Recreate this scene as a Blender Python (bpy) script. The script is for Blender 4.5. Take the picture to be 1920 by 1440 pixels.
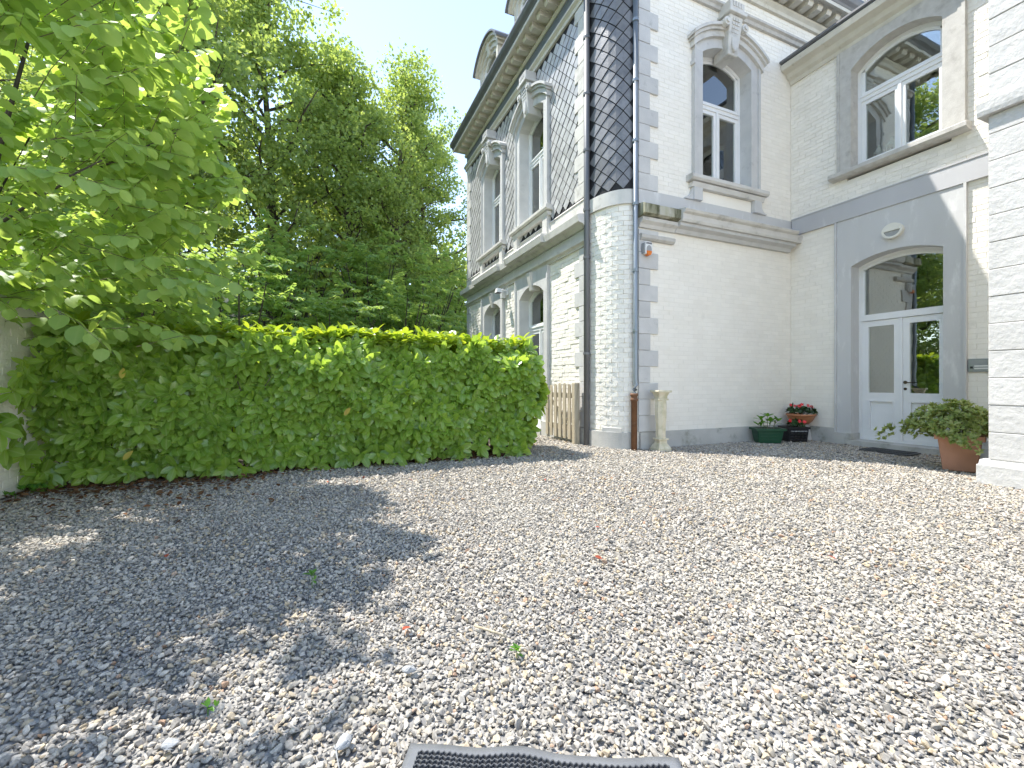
import bpy, bmesh, math, random
import numpy as np
from mathutils import Vector, Matrix

for _o in list(bpy.data.objects): bpy.data.objects.remove(_o, do_unlink=True)
SC = bpy.context.scene
COL = SC.collection
R_ = math.radians

# ------------------------------------------------------------------ camera, world, sun, exposure
cam_d = bpy.data.cameras.new('camera'); cam = bpy.data.objects.new('camera', cam_d); COL.objects.link(cam)
cam.location = (0, 0, 1.10); cam.rotation_euler = (R_(90), 0, R_(-23.34))
cam_d.sensor_width = 36; cam_d.lens = 36 * 825 / 1920; cam_d.shift_y = -2 / 1920
cam_d.clip_start = .05; cam_d.clip_end = 600
SC.camera = cam

SUN_EL = R_(62.5); SUN_H = Vector((.70, -.714)).normalized()       # horizontal travel direction of the light
world = bpy.data.worlds.new('World'); SC.world = world; world.use_nodes = True
wn = world.node_tree.nodes; wl = world.node_tree.links; wn.clear()
sky = wn.new('ShaderNodeTexSky'); sky.sky_type = 'NISHITA'; sky.sun_disc = False
sky.sun_elevation = SUN_EL
sky.sun_rotation = math.atan2(-SUN_H.x, -SUN_H.y)
sky.air_density = .78; sky.dust_density = .04; sky.ozone_density = 2.3
bg = wn.new('ShaderNodeBackground'); bg.inputs['Strength'].default_value = .15
wo = wn.new('ShaderNodeOutputWorld'); tint = wn.new('ShaderNodeMixRGB'); tint.blend_type = 'MULTIPLY'; tint.inputs[0].default_value = 1; tint.inputs[2].default_value = (1.14, .945, .78, 1)   # daylight white balance, same all over the sky
wl.new(sky.outputs[0], tint.inputs[1]); wl.new(tint.outputs[0], bg.inputs[0]); wl.new(bg.outputs[0], wo.inputs[0])
sun_d = bpy.data.lights.new('sun', 'SUN'); sun_d.energy = 2.0; sun_d.angle = R_(.53); sun_d.color = (1, .965, .905)
sun = bpy.data.objects.new('sun', sun_d); COL.objects.link(sun)
_d = Vector((SUN_H.x * math.cos(SUN_EL), SUN_H.y * math.cos(SUN_EL), -math.sin(SUN_EL)))
sun.rotation_euler = _d.to_track_quat('-Z', 'Y').to_euler(); sun.location = (-8, 14, 25)
SC.view_settings.view_transform = 'Standard'; SC.view_settings.look = 'None'
SC.view_settings.gamma = 1; SC.view_settings.use_curve_mapping = False
SC.view_settings.exposure = 2.2
SC.render.engine = 'CYCLES'
SC.cycles.max_bounces = 10; SC.cycles.transparent_max_bounces = 8
SC.cycles.diffuse_bounces = 7; SC.cycles.glossy_bounces = 3; SC.cycles.transmission_bounces = 4
SC.cycles.use_denoising = True

rng = np.random.default_rng(7); random.seed(7)

# ------------------------------------------------------------------ materials
MATS = {}
def nt(m): return m.node_tree.nodes, m.node_tree.links
def pm(name, c1, c2=None, scale=6., rough=.7, bump=0., bscale=60., stretch=(1, 1, 1), dirt=None, dscale=2., dlo=.5, dhi=.75,
       metallic=0., spec=.5, detail=5.):
    """procedural Principled material in world position space: two-tone noise, optional third 'dirt' tone, bump"""
    m = bpy.data.materials.new(name); m.use_nodes = True; n, l = nt(m)
    b = n['Principled BSDF']; b.inputs['Roughness'].default_value = rough; b.inputs['Metallic'].default_value = metallic
    b.inputs['Specular IOR Level'].default_value = spec
    g = n.new('ShaderNodeNewGeometry'); mp = n.new('ShaderNodeMapping'); mp.inputs['Scale'].default_value = stretch
    l.new(g.outputs['Position'], mp.inputs[0])
    c2 = c2 or tuple(x * .82 for x in c1)
    tx = n.new('ShaderNodeTexNoise'); tx.inputs['Scale'].default_value = scale; tx.inputs['Detail'].default_value = detail
    l.new(mp.outputs[0], tx.inputs['Vector'])
    rp = n.new('ShaderNodeValToRGB'); rp.color_ramp.elements[0].position = .32; rp.color_ramp.elements[1].position = .68
    rp.color_ramp.elements[0].color = (*c1, 1); rp.color_ramp.elements[1].color = (*c2, 1)
    l.new(tx.outputs['Fac'], rp.inputs[0]); col = rp.outputs[0]
    if dirt:
        t2 = n.new('ShaderNodeTexNoise'); t2.inputs['Scale'].default_value = dscale; t2.inputs['Detail'].default_value = 8
        t2.inputs['Roughness'].default_value = .65
        l.new(mp.outputs[0], t2.inputs['Vector'])
        r2 = n.new('ShaderNodeMapRange'); r2.inputs['From Min'].default_value = dlo; r2.inputs['From Max'].default_value = dhi
        l.new(t2.outputs['Fac'], r2.inputs[0])
        mx = n.new('ShaderNodeMixRGB'); l.new(r2.outputs[0], mx.inputs[0]); l.new(col, mx.inputs[1])
        mx.inputs[2].default_value = (*dirt, 1); col = mx.outputs[0]
    l.new(col, b.inputs['Base Color'])
    if bump:
        t3 = n.new('ShaderNodeTexNoise'); t3.inputs['Scale'].default_value = bscale; t3.inputs['Detail'].default_value = 5
        l.new(g.outputs['Position'], t3.inputs['Vector'])
        bp = n.new('ShaderNodeBump'); bp.inputs['Strength'].default_value = bump; bp.inputs['Distance'].default_value = .01
        l.new(t3.outputs['Fac'], bp.inputs['Height']); l.new(bp.outputs[0], b.inputs['Normal'])
    MATS[name] = m; return m

pm('white_brick', (.86, .82, .74), (.83, .785, .70), 3, .6, .35, 45, dirt=(.62, .59, .52), dscale=3.2, dlo=.62, dhi=.85)
pm('white_brick_rough', (.86, .82, .745), (.81, .77, .69), 5, .65, .9, 34, dirt=(.52, .49, .42), dscale=7, dlo=.62, dhi=.85)
pm('mortar_white', (.82, .78, .70), (.75, .71, .63), 5, .75, .5, 60, dirt=(.50, .47, .40), dscale=3, dlo=.66, dhi=.85)
pm('stone_grey', (.58, .57, .55), (.50, .495, .48), 4, .7, .3, 70, dirt=(.36, .355, .34), dscale=5, dlo=.6, dhi=.8)
pm('stone_pale', (.63, .61, .57), (.53, .51, .47), 4, .7, .3, 70, dirt=(.30, .29, .26), dscale=4, dlo=.55, dhi=.8)
pm('stone_warm', (.54, .52, .48), (.45, .43, .395), 9, .75, .4, 90, dirt=(.28, .25, .22), dscale=5, dlo=.55, dhi=.8)
pm('stone_mossy', (.48, .46, .38), (.30, .29, .18), 6, .8, .4, 70, stretch=(1, 1, .25), dirt=(.09, .09, .045), dscale=5, dlo=.42, dhi=.6)
pm('plinth_stone', (.52, .51, .48), (.44, .43, .40), 3, .8, .4, 50, dirt=(.20, .20, .15), dscale=4, dlo=.52, dhi=.75)
pm('grey_paint', (.56, .555, .545), (.52, .515, .505), 2, .55, .12, 40, stretch=(1, 1, .3), dirt=(.68, .675, .66), dscale=6, dlo=.55, dhi=.72)
pm('grey_band', (.49, .485, .49), (.45, .445, .45), 2, .55, .12, 40, stretch=(1, 1, .3), dirt=(.56, .555, .55), dscale=5, dlo=.6, dhi=.75)
pm('cream_paint', (.62, .59, .51), (.54, .51, .43), 5, .55, .15, 60, dirt=(.30, .27, .20), dscale=6, dlo=.6, dhi=.8)
pm('dark_frieze', (.14, .16, .18), (.11, .13, .15), 3, .5, .1, 50)
pm('block_white', (.56, .545, .52), (.51, .495, .47), 2, .65, .6, 26, dirt=(.44, .425, .40), dscale=4, dlo=.6, dhi=.85)
pm('slate', (.205, .205, .212), (.15, .15, .158), 12, .38, .25, 45, dirt=(.21, .205, .21), dscale=5, dlo=.5, dhi=.75)
pm('slate_glare', (.46, .455, .45), (.37, .365, .36), 9, .32, .25, 45, dirt=(.50, .50, .49), dscale=5, dlo=.5, dhi=.75, spec=.7)  # same slate, with the glare of sky and sun put into its base colour
pm('slate_joint', (.02, .02, .022), (.015, .015, .018), 8, .8)
pm('zinc', (.27, .30, .33), (.20, .23, .26), 7, .42, .1, 40, stretch=(1, 1, .2), metallic=.5)
pm('lead', (.13, .135, .145), (.17, .17, .175), 6, .5, .1, 40, stretch=(1, 1, .2), metallic=.3)
pm('rust_iron', (.20, .095, .045), (.13, .06, .03), 12, .7, .35, 80, dirt=(.30, .19, .12), dscale=6, dlo=.55, dhi=.75)
pm('white_frame', (.80, .80, .79), (.76, .76, .75), 3, .32, .03, 60)
pm('room_wall', (.74, .71, .64), (.70, .67, .60), 2, .8)
pm('curtain', (.62, .60, .55), (.52, .50, .46), 3, .9, stretch=(8, 8, .3))
pm('hall_wall', (.42, .41, .39), (.38, .37, .35), 2, .8)
pm('dark_metal', (.025, .025, .027), (.035, .035, .036), 10, .45)
pm('brass_dark', (.10, .075, .045), (.07, .05, .03), 20, .35, metallic=.8)
pm('lamp_white', (.74, .72, .64), (.68, .66, .58), 10, .4)
pm('lamp_glass', (.30, .31, .31), (.36, .37, .37), 18, .25)
pm('plastic_white', (.75, .75, .74), (.70, .70, .69), 10, .35)
pm('plastic_grey', (.32, .33, .34), (.28, .29, .30), 10, .4)
pm('steel', (.36, .38, .40), (.31, .33, .35), 20, .4, metallic=.6)
pm('orange_lens', (.75, .22, .03), (.65, .15, .02), 12, .25)
pm('black_ink', (.02, .02, .025), (.02, .02, .025), 5, .6)
pm('wood_gate', (.50, .43, .31), (.40, .34, .24), 5, .75, .5, 25, stretch=(9, 9, .8), dirt=(.19, .15, .10), dscale=2, dlo=.5, dhi=.75)
pm('terracotta', (.46, .235, .15), (.38, .19, .12), 6, .75, .2, 60, dirt=(.52, .34, .25), dscale=5, dlo=.6, dhi=.8)
pm('bowl_terracotta', (.48, .20, .09), (.40, .16, .07), 6, .5, .1, 60)
pm('green_plastic', (.012, .075, .035), (.01, .06, .03), 6, .4)
pm('black_plastic', (.014, .014, .016), (.02, .02, .022), 6, .4)
pm('soil', (.05, .035, .022), (.03, .02, .014), 40, .95, .8, 60)
pm('limestone', (.68, .62, .48), (.60, .54, .40), 7, .8, .4, 60, dirt=(.38, .36, .20), dscale=5, dlo=.5, dhi=.75)
pm('rubber', (.055, .057, .062), (.085, .087, .092), 14, .38, .15, 60)
pm('rubber_edge', (.17, .175, .185), (.13, .135, .145), 14, .4, .15, 60)
pm('bark', (.085, .07, .05), (.05, .042, .03), 9, .9, .8, 22, stretch=(3, 3, .6))
pm('twig_bark', (.17, .15, .085), (.12, .10, .06), 12, .85)
pm('hill_soil', (.035, .05, .018), (.022, .026, .012), 1.2, .95, .6, 8)
pm('flower_red', (.80, .03, .04), (.68, .02, .03), 30, .5)
pm('fallen_red', (.36, .07, .03), (.26, .05, .02), 20, .7)
pm('concrete_pale', (.55, .55, .55), (.48, .48, .48), 6, .8, .3, 60, dirt=(.38, .38, .36), dscale=4)

def piece_tone(name, amt):
    # every slate or brick its own slight tone
    m = MATS[name]; n, l = nt(m); b = n['Principled BSDF']; src = b.inputs['Base Color'].links[0].from_socket
    g = n.new('ShaderNodeNewGeometry'); oi = n.new('ShaderNodeObjectInfo'); ad = n.new('ShaderNodeMath'); l.new(g.outputs['Random Per Island'], ad.inputs[0]); l.new(oi.outputs['Random'], ad.inputs[1])
    fr = n.new('ShaderNodeMath'); fr.operation = 'FRACT'; l.new(ad.outputs[0], fr.inputs[0])
    mr = n.new('ShaderNodeMapRange'); mr.inputs['To Min'].default_value = 1 - amt; mr.inputs['To Max'].default_value = 1 + amt * .7; l.new(fr.outputs[0], mr.inputs[0])
    mu = n.new('ShaderNodeMixRGB'); mu.blend_type = 'MULTIPLY'; mu.inputs[0].default_value = 1; l.new(src, mu.inputs[1]); l.new(mr.outputs[0], mu.inputs[2]); l.new(mu.outputs[0], b.inputs['Base Color'])
for nm_, am_ in (('slate', .28), ('slate_glare', .16), ('white_brick', .03), ('white_brick_rough', .05), ('stone_grey', .07), ('block_white', .03)): piece_tone(nm_, am_)

def leafmat(name, cols, trans, tf=.45, rough=.45, spec=.4, rib=0.):
    """two-sided leaf: principled + translucent; tone picked per leaf (per island for joined leaves, per object for single ones)"""
    m = bpy.data.materials.new(name); m.use_nodes = True; n, l = nt(m)
    b = n['Principled BSDF']; b.inputs['Roughness'].default_value = rough; b.inputs['Specular IOR Level'].default_value = spec
    g = n.new('ShaderNodeNewGeometry'); oi = n.new('ShaderNodeObjectInfo')
    ad = n.new('ShaderNodeMath'); ad.operation = 'ADD'; l.new(g.outputs['Random Per Island'], ad.inputs[0]); l.new(oi.outputs['Random'], ad.inputs[1])
    fr = n.new('ShaderNodeMath'); fr.operation = 'FRACT'; l.new(ad.outputs[0], fr.inputs[0])
    rp = n.new('ShaderNodeValToRGB'); e = rp.color_ramp.elements
    e[0].position = 0; e[0].color = (*cols[0], 1); e[1].position = 1; e[1].color = (*cols[-1], 1)
    for i, c in enumerate(cols[1:-1]):
        k = e.new((i + 1) / (len(cols) - 1)); k.color = (*c, 1)
    l.new(fr.outputs[0], rp.inputs[0])
    at = n.new('ShaderNodeAttribute'); at.attribute_name = 'rib'; mr = n.new('ShaderNodeMapRange'); mr.inputs['From Min'].default_value = .80; mr.inputs['From Max'].default_value = .97; mr.inputs['To Max'].default_value = rib
    l.new(at.outputs['Fac'], mr.inputs[0]); rm = n.new('ShaderNodeMixRGB'); l.new(mr.outputs[0], rm.inputs[0]); l.new(rp.outputs[0], rm.inputs[1]); rm.inputs[2].default_value = (.50, .56, .22, 1)
    l.new(rm.outputs[0], b.inputs['Base Color'])
    tr = n.new('ShaderNodeBsdfTranslucent')
    mu = n.new('ShaderNodeMixRGB'); mu.blend_type = 'MULTIPLY'; mu.inputs[0].default_value = 1
    l.new(rp.outputs[0], mu.inputs[1]); mu.inputs[2].default_value = (*trans, 1)
    l.new(mu.outputs[0], tr.inputs['Color'])
    mx = n.new('ShaderNodeMixShader'); mx.inputs[0].default_value = tf
    l.new(b.outputs[0], mx.inputs[1]); l.new(tr.outputs[0], mx.inputs[2]); l.new(mx.outputs[0], n['Material Output'].inputs[0])
    MATS[name] = m; return m
leafmat('laurel_leaf', [(0.2, 0.341, 0.066), (0.267, 0.43, 0.077), (0.327, 0.487, 0.093), (0.22, 0.366, 0.072)], (1.8, 1.55, 0.8), 0.48, .2, .7, .65)
leafmat('hazel_leaf', [(0.253, 0.391, 0.127), (0.31, 0.46, 0.138), (0.38, 0.517, 0.161), (0.27, 0.414, 0.144)], (1.7, 1.5, 0.8), 0.55, .45, .35, .3)
leafmat('wood_leaf', [(0.196, 0.287, 0.109), (0.259, 0.368, 0.127), (0.345, 0.448, 0.155), (0.213, 0.31, 0.115)], (1.7, 1.5, 0.8), 0.52, .5, .3)
leafmat('shrub_leaf', [(0.196, 0.322, 0.115), (0.259, 0.402, 0.132), (0.345, 0.471, 0.161), (0.218, 0.356, 0.127)], (1.7, 1.5, 0.8), 0.52, .5, .3)
leafmat('far_leaf', [(0.161, 0.241, 0.092), (0.213, 0.305, 0.109), (0.287, 0.38, 0.132), (0.178, 0.27, 0.098)], (1.7, 1.5, 0.8), 0.5, .55, .25)
leafmat('young_backlit_laurel', [(.19, .31, .045), (.25, .37, .05), (.30, .40, .06), (.17, .30, .045)], (1.9, 1.6, .6), .5, .3, .5, .5)  # young growth; its yellow also stands for sun shining through the top leaves
leafmat('yellow_leaf', [(.55, .42, .06), (.60, .48, .10), (.50, .36, .05), (.58, .45, .08)], (1.3, 1.2, .8), .4, .4, .4)
leafmat('pot_leaf', [(.20, .28, .07), (.29, .36, .11), (.42, .46, .20), (.15, .23, .06)], (1.6, 1.5, .8), .35, .4, .4)
leafmat('bright_leaf', [(.07, .19, .025), (.10, .25, .03), (.14, .30, .05), (.08, .2, .03)], (2., 1.8, .8), .4, .4, .4)
leafmat('dark_leaf', [(.02, .05, .015), (.03, .07, .02), (.035, .08, .02), (.02, .05, .015)], (1.6, 1.6, .8), .25, .4, .4)
leafmat('litter_leaf', [(.10, .045, .022), (.16, .075, .035), (.07, .032, .018), (.22, .12, .06)], (1.2, 1., .8), .15, .8, .2)

def mk_glass():
    m = bpy.data.materials.new('glass'); m.use_nodes = True; n, l = nt(m); n.remove(n['Principled BSDF'])
    tr = n.new('ShaderNodeBsdfTransparent'); tr.inputs[0].default_value = (.86, .90, .87, 1)
    gl = n.new('ShaderNodeBsdfGlossy'); gl.inputs['Roughness'].default_value = .008; gl.inputs[0].default_value = (.95, .97, .95, 1)
    fr = n.new('ShaderNodeFresnel'); fr.inputs['IOR'].default_value = 1.5
    ma = n.new('ShaderNodeMath'); ma.operation = 'MULTIPLY_ADD'; ma.inputs[1].default_value = 1.7; ma.inputs[2].default_value = .13; ma.use_clamp = True
    l.new(fr.outputs[0], ma.inputs[0])
    # old panes are not quite flat
    g = n.new('ShaderNodeNewGeometry'); t3 = n.new('ShaderNodeTexNoise'); t3.inputs['Scale'].default_value = 2.5; l.new(g.outputs['Position'], t3.inputs['Vector'])
    bp = n.new('ShaderNodeBump'); bp.inputs['Strength'].default_value = .05; bp.inputs['Distance'].default_value = .02
    l.new(t3.outputs['Fac'], bp.inputs['Height']); l.new(bp.outputs[0], gl.inputs['Normal'])
    mx = n.new('ShaderNodeMixShader'); l.new(ma.outputs[0], mx.inputs[0]); l.new(tr.outputs[0], mx.inputs[1]); l.new(gl.outputs[0], mx.inputs[2])
    l.new(mx.outputs[0], n['Material Output'].inputs[0]); MATS['glass'] = m
mk_glass()

def mk_stone_mat():
    m = bpy.data.materials.new('gravel_stone'); m.use_nodes = True; n, l = nt(m); b = n['Principled BSDF']
    b.inputs['Roughness'].default_value = .75; b.inputs['Specular IOR Level'].default_value = .3
    oi = n.new('ShaderNodeObjectInfo'); rp = n.new('ShaderNodeValToRGB'); rp.color_ramp.interpolation = 'CONSTANT'; e = rp.color_ramp.elements
    tones = [(0, (0.166, 0.154, 0.138)), (0.07, (0.264, 0.24, 0.21)), (0.25, (0.366, 0.33, 0.281)), (0.47, (0.449, 0.403, 0.339)), (0.68, (0.435, 0.353, 0.243)), (0.76, (0.518, 0.467, 0.393)), (0.87, (0.313, 0.292, 0.264)), (0.94, (0.459, 0.366, 0.243)), (0.987, (0.371, 0.233, 0.15))]
    e[0].position, e[0].color = 0, (*tones[0][1], 1); e[1].position, e[1].color = tones[1][0], (*tones[1][1], 1)
    for p, c in tones[2:]:
        k = e.new(p); k.color = (*c, 1)
    l.new(oi.outputs['Random'], rp.inputs[0])
    g = n.new('ShaderNodeNewGeometry'); tx = n.new('ShaderNodeTexNoise'); tx.inputs['Scale'].default_value = 130; tx.inputs['Detail'].default_value = 4
    l.new(g.outputs['Position'], tx.inputs['Vector'])
    mr = n.new('ShaderNodeMapRange'); mr.inputs['From Min'].default_value = .3; mr.inputs['From Max'].default_value = .7
    mr.inputs['To Min'].default_value = .72; mr.inputs['To Max'].default_value = 1.25; l.new(tx.outputs['Fac'], mr.inputs[0])
    mu = n.new('ShaderNodeMixRGB'); mu.blend_type = 'MULTIPLY'; mu.inputs[0].default_value = 1
    l.new(rp.outputs[0], mu.inputs[1]); l.new(mr.outputs[0], mu.inputs[2])
    t2 = n.new('ShaderNodeTexNoise'); t2.inputs['Scale'].default_value = .9; t2.inputs['Detail'].default_value = 6; l.new(g.outputs['Position'], t2.inputs['Vector'])      # dusty and cleaner stretches
    m2 = n.new('ShaderNodeMapRange'); m2.inputs['From Min'].default_value = .42; m2.inputs['From Max'].default_value = .66; m2.inputs['To Max'].default_value = .42; l.new(t2.outputs['Fac'], m2.inputs[0])
    d2 = n.new('ShaderNodeMixRGB'); l.new(m2.outputs[0], d2.inputs[0]); l.new(mu.outputs[0], d2.inputs[1]); d2.inputs[2].default_value = (.45, .415, .35, 1); l.new(d2.outputs[0], b.inputs['Base Color'])
    MATS['gravel_stone'] = m
mk_stone_mat()
def mk_pits():
    # tooled whitewashed stone: small chisel pits
    m = MATS['block_white']; n, l = nt(m); b = n['Principled BSDF']; g = n.new('ShaderNodeNewGeometry')
    mp = n.new('ShaderNodeMapping'); mp.inputs['Scale'].default_value = (1, 1, 1.5); mp.inputs['Rotation'].default_value = (.5, 0, 0); l.new(g.outputs['Position'], mp.inputs[0])
    v = n.new('ShaderNodeTexVoronoi'); v.inputs['Scale'].default_value = 21; l.new(mp.outputs[0], v.inputs['Vector'])
    sp = n.new('ShaderNodeSeparateColor'); l.new(v.outputs['Color'], sp.inputs[0])
    th = n.new('ShaderNodeMapRange'); th.inputs['From Min'].default_value = .35; th.inputs['From Max'].default_value = 1; th.inputs['To Min'].default_value = 0; th.inputs['To Max'].default_value = .32; l.new(sp.outputs[0], th.inputs[0])
    lt = n.new('ShaderNodeMath'); lt.operation = 'LESS_THAN'; l.new(v.outputs['Distance'], lt.inputs[0]); l.new(th.outputs[0], lt.inputs[1])
    t3 = n.new('ShaderNodeTexNoise'); t3.inputs['Scale'].default_value = 14; t3.inputs['Detail'].default_value = 7; l.new(g.outputs['Position'], t3.inputs['Vector'])
    su = n.new('ShaderNodeMath'); su.operation = 'MULTIPLY_ADD'; su.inputs[1].default_value = -.6; l.new(lt.outputs[0], su.inputs[0]); l.new(t3.outputs['Fac'], su.inputs[2])
    bp = n.new('ShaderNodeBump'); bp.inputs['Strength'].default_value = .9; bp.inputs['Distance'].default_value = .014; l.new(su.outputs[0], bp.inputs['Height']); l.new(bp.outputs[0], b.inputs['Normal'])
mk_pits()
def mk_ground_mat():
    m = bpy.data.materials.new('gravel_bed'); m.use_nodes = True; n, l = nt(m); b = n['Principled BSDF']; b.inputs['Roughness'].default_value = .9
    g = n.new('ShaderNodeNewGeometry'); v = n.new('ShaderNodeTexVoronoi'); v.inputs['Scale'].default_value = 38; l.new(g.outputs['Position'], v.inputs['Vector'])
    bw = n.new('ShaderNodeSeparateColor'); l.new(v.outputs['Color'], bw.inputs[0])
    rp = n.new('ShaderNodeValToRGB'); e = rp.color_ramp.elements; e[0].color = (.10, .10, .10, 1); e[1].color = (.42, .40, .37, 1)
    l.new(bw.outputs[0], rp.inputs[0]); l.new(rp.outputs[0], b.inputs['Base Color'])
    bp = n.new('ShaderNodeBump'); bp.invert = True; bp.inputs['Distance'].default_value = .015; l.new(v.outputs['Distance'], bp.inputs['Height']); l.new(bp.outputs[0], b.inputs['Normal'])
    MATS['gravel_bed'] = m
mk_ground_mat()

# ------------------------------------------------------------------ helpers
def tag(o, label=None, cat=None, group=None, kind=None):
    if label: o['label'] = label
    if cat: o['category'] = cat
    if group: o['group'] = group
    if kind: o['kind'] = kind
    return o
def empty(name, loc, label=None, cat=None, group=None):
    o = bpy.data.objects.new(name, None); COL.objects.link(o); o.location = loc; o.empty_display_size = .2
    o['base'] = tuple(loc); return tag(o, label, cat, group)
def rootloc(p):
    """world location of a (translation-only) parent chain whose meshes are given in world coordinates"""
    v = Vector((0, 0, 0))
    while p is not None: v += p.location; p = p.parent
    return v
def link(name, me, mat, parent=None, smooth=False, world=True):
    o = bpy.data.objects.new(name, me)
    if mat is not None and not me.materials: me.materials.append(MATS[mat] if isinstance(mat, str) else mat)
    COL.objects.link(o)
    if parent is not None:
        o.parent = parent
        if world: o.location = -rootloc(parent)
    if smooth: me.polygons.foreach_set('use_smooth', [True] * len(me.polygons))
    return o

ID = lambda s, d, z: (s, d, z)
class MB:
    """collects shapes given in (s, d, z) = (along wall, outward, up) and maps them to world through f"""
    def __init__(s, f=ID): s.v = []; s.fc = []; s.f = f
    def add(s, vs, fs):
        k = len(s.v); s.v += [s.f(*p) for p in vs]; s.fc += [tuple(i + k for i in q) for q in fs]; return s
    def box(s, a0, a1, d0, d1, z0, z1):
        return s.add([(a0, d0, z0), (a1, d0, z0), (a1, d1, z0), (a0, d1, z0), (a0, d0, z1), (a1, d0, z1), (a1, d1, z1), (a0, d1, z1)],
                     [(0, 3, 2, 1), (4, 5, 6, 7), (0, 1, 5, 4), (1, 2, 6, 5), (2, 3, 7, 6), (3, 0, 4, 7)])
    def taper(s, b, t, z0, z1):
        (a0, a1, d0, d1), (e0, e1, g0, g1) = b, t
        return s.add([(a0, d0, z0), (a1, d0, z0), (a1, d1, z0), (a0, d1, z0), (e0, g0, z1), (e1, g0, z1), (e1, g1, z1), (e0, g1, z1)],
                     [(0, 3, 2, 1), (4, 5, 6, 7), (0, 1, 5, 4), (1, 2, 6, 5), (2, 3, 7, 6), (3, 0, 4, 7)])
    def run(s, a0, a1, prof):
        """profile polygon (d, z) extruded along s"""
        n = len(prof); vs = [(a0, d, z) for d, z in prof] + [(a1, d, z) for d, z in prof]
        return s.add(vs, [tuple(range(n))[::-1], tuple(range(n, 2 * n))] + [(i, (i + 1) % n, n + (i + 1) % n, n + i) for i in range(n)])
    def plate(s, poly, d0, d1):
        """polygon (s, z) extruded in d"""
        n = len(poly); vs = [(a, d0, z) for a, z in poly] + [(a, d1, z) for a, z in poly]
        return s.add(vs, [tuple(range(n)), tuple(range(n, 2 * n))[::-1]] + [(i, n + i, n + (i + 1) % n, (i + 1) % n) for i in range(n)])
    def strip(s, inner, outer, d0, d1):
        """band between two equal-length polylines (s, z), extruded in d; made of convex quads"""
        for i in range(len(inner) - 1):
            q = [inner[i], inner[i + 1], outer[i + 1], outer[i]]; s.plate(q, d0, d1)
        return s
    def lathe(s, prof, c=(0, 0), n=20, a0=0., sq=False):
        """profile (r, z) about a vertical axis"""
        vs = []; m = len(prof)
        for i in range(n):
            a = a0 + 2 * math.pi * i / n
            for r, z in prof: vs.append((c[0] + r * math.cos(a), c[1] + r * math.sin(a), z))
        fs = [(i * m + j, ((i + 1) % n) * m + j, ((i + 1) % n) * m + j + 1, i * m + j + 1) for i in range(n) for j in range(m - 1)]
        fs += [tuple(i * m for i in range(n))[::-1], tuple(i * m + m - 1 for i in range(n))]
        return s.add(vs, fs)
    def tube(s, pts, rad, n=8):
        pts = [Vector(p) for p in pts]; rad = [float(r) for r in rad] if isinstance(rad, (list, tuple)) else [float(rad)] * len(pts)
        vs = []; up = Vector((0, 0, 1))
        for i, p in enumerate(pts):
            t = (pts[min(i + 1, len(pts) - 1)] - pts[max(i - 1, 0)]).normalized()
            x = t.cross(up if abs(t.z) < .95 else Vector((1, 0, 0))).normalized(); y = t.cross(x)
            for k in range(n):
                a = 2 * math.pi * k / n; vs.append(tuple(p + rad[i] * (math.cos(a) * x + math.sin(a) * y)))
        fs = [(i * n + k, i * n + (k + 1) % n, (i + 1) * n + (k + 1) % n, (i + 1) * n + k) for i in range(len(pts) - 1) for k in range(n)]
        fs += [tuple(range(n))[::-1], tuple(range((len(pts) - 1) * n, len(pts) * n))]
        return s.add(vs, fs)
    def build(s, name, mat, parent=None, smooth=False, bevel=0., world=True):
        me = bpy.data.meshes.new(name); me.from_pydata(s.v, [], s.fc)
        bm = bmesh.new(); bm.from_mesh(me)
        if bevel: bmesh.ops.bevel(bm, geom=[e for e in bm.edges], offset=bevel, segments=1, affect='EDGES', clamp_overlap=True)
        bmesh.ops.recalc_face_normals(bm, faces=bm.faces); bm.to_mesh(me); bm.free()
        return link(name, me, mat, parent, smooth, world)

def mesh_np(name, V, T, rib=None):
    """fast triangle mesh from arrays"""
    me = bpy.data.meshes.new(name); V = np.ascontiguousarray(V, np.float32).reshape(-1, 3); T = np.ascontiguousarray(T, np.int32).reshape(-1, 3)
    me.vertices.add(len(V)); me.vertices.foreach_set('co', V.ravel())
    me.loops.add(T.size); me.loops.foreach_set('vertex_index', T.ravel())
    me.polygons.add(len(T)); me.polygons.foreach_set('loop_start', np.arange(0, T.size, 3, dtype=np.int32))
    me.update(calc_edges=True)
    if rib is not None:
        a = me.attributes.new('rib', 'FLOAT', 'POINT'); a.data.foreach_set('value', np.ascontiguousarray(rib, np.float32))
    return me
def ribs_of(base_v, n): return np.tile((np.abs(base_v[:, 0]) < 1e-6).astype(np.float32), n)
def scatter(base_v, base_t, M, P):
    """copies of a base leaf: M (n,3,3) axes as columns * scale, P (n,3)"""
    V = np.einsum('nij,kj->nki', M, base_v) + P[:, None, :]
    T = base_t[None] + (np.arange(len(P)) * len(base_v))[:, None, None]
    return V.reshape(-1, 3), T.reshape(-1, 3)
def unit(a): return a / (np.linalg.norm(a, axis=-1, keepdims=True) + 1e-9)
def axes(fwd, nrm):
    """rotation matrices with local y = fwd, local z ~ nrm"""
    y = unit(fwd); x = unit(np.cross(y, nrm)); z = np.cross(x, y)
    return np.stack([x, y, z], -1)
CAMP = np.array([0, 0, 1.1])

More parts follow.
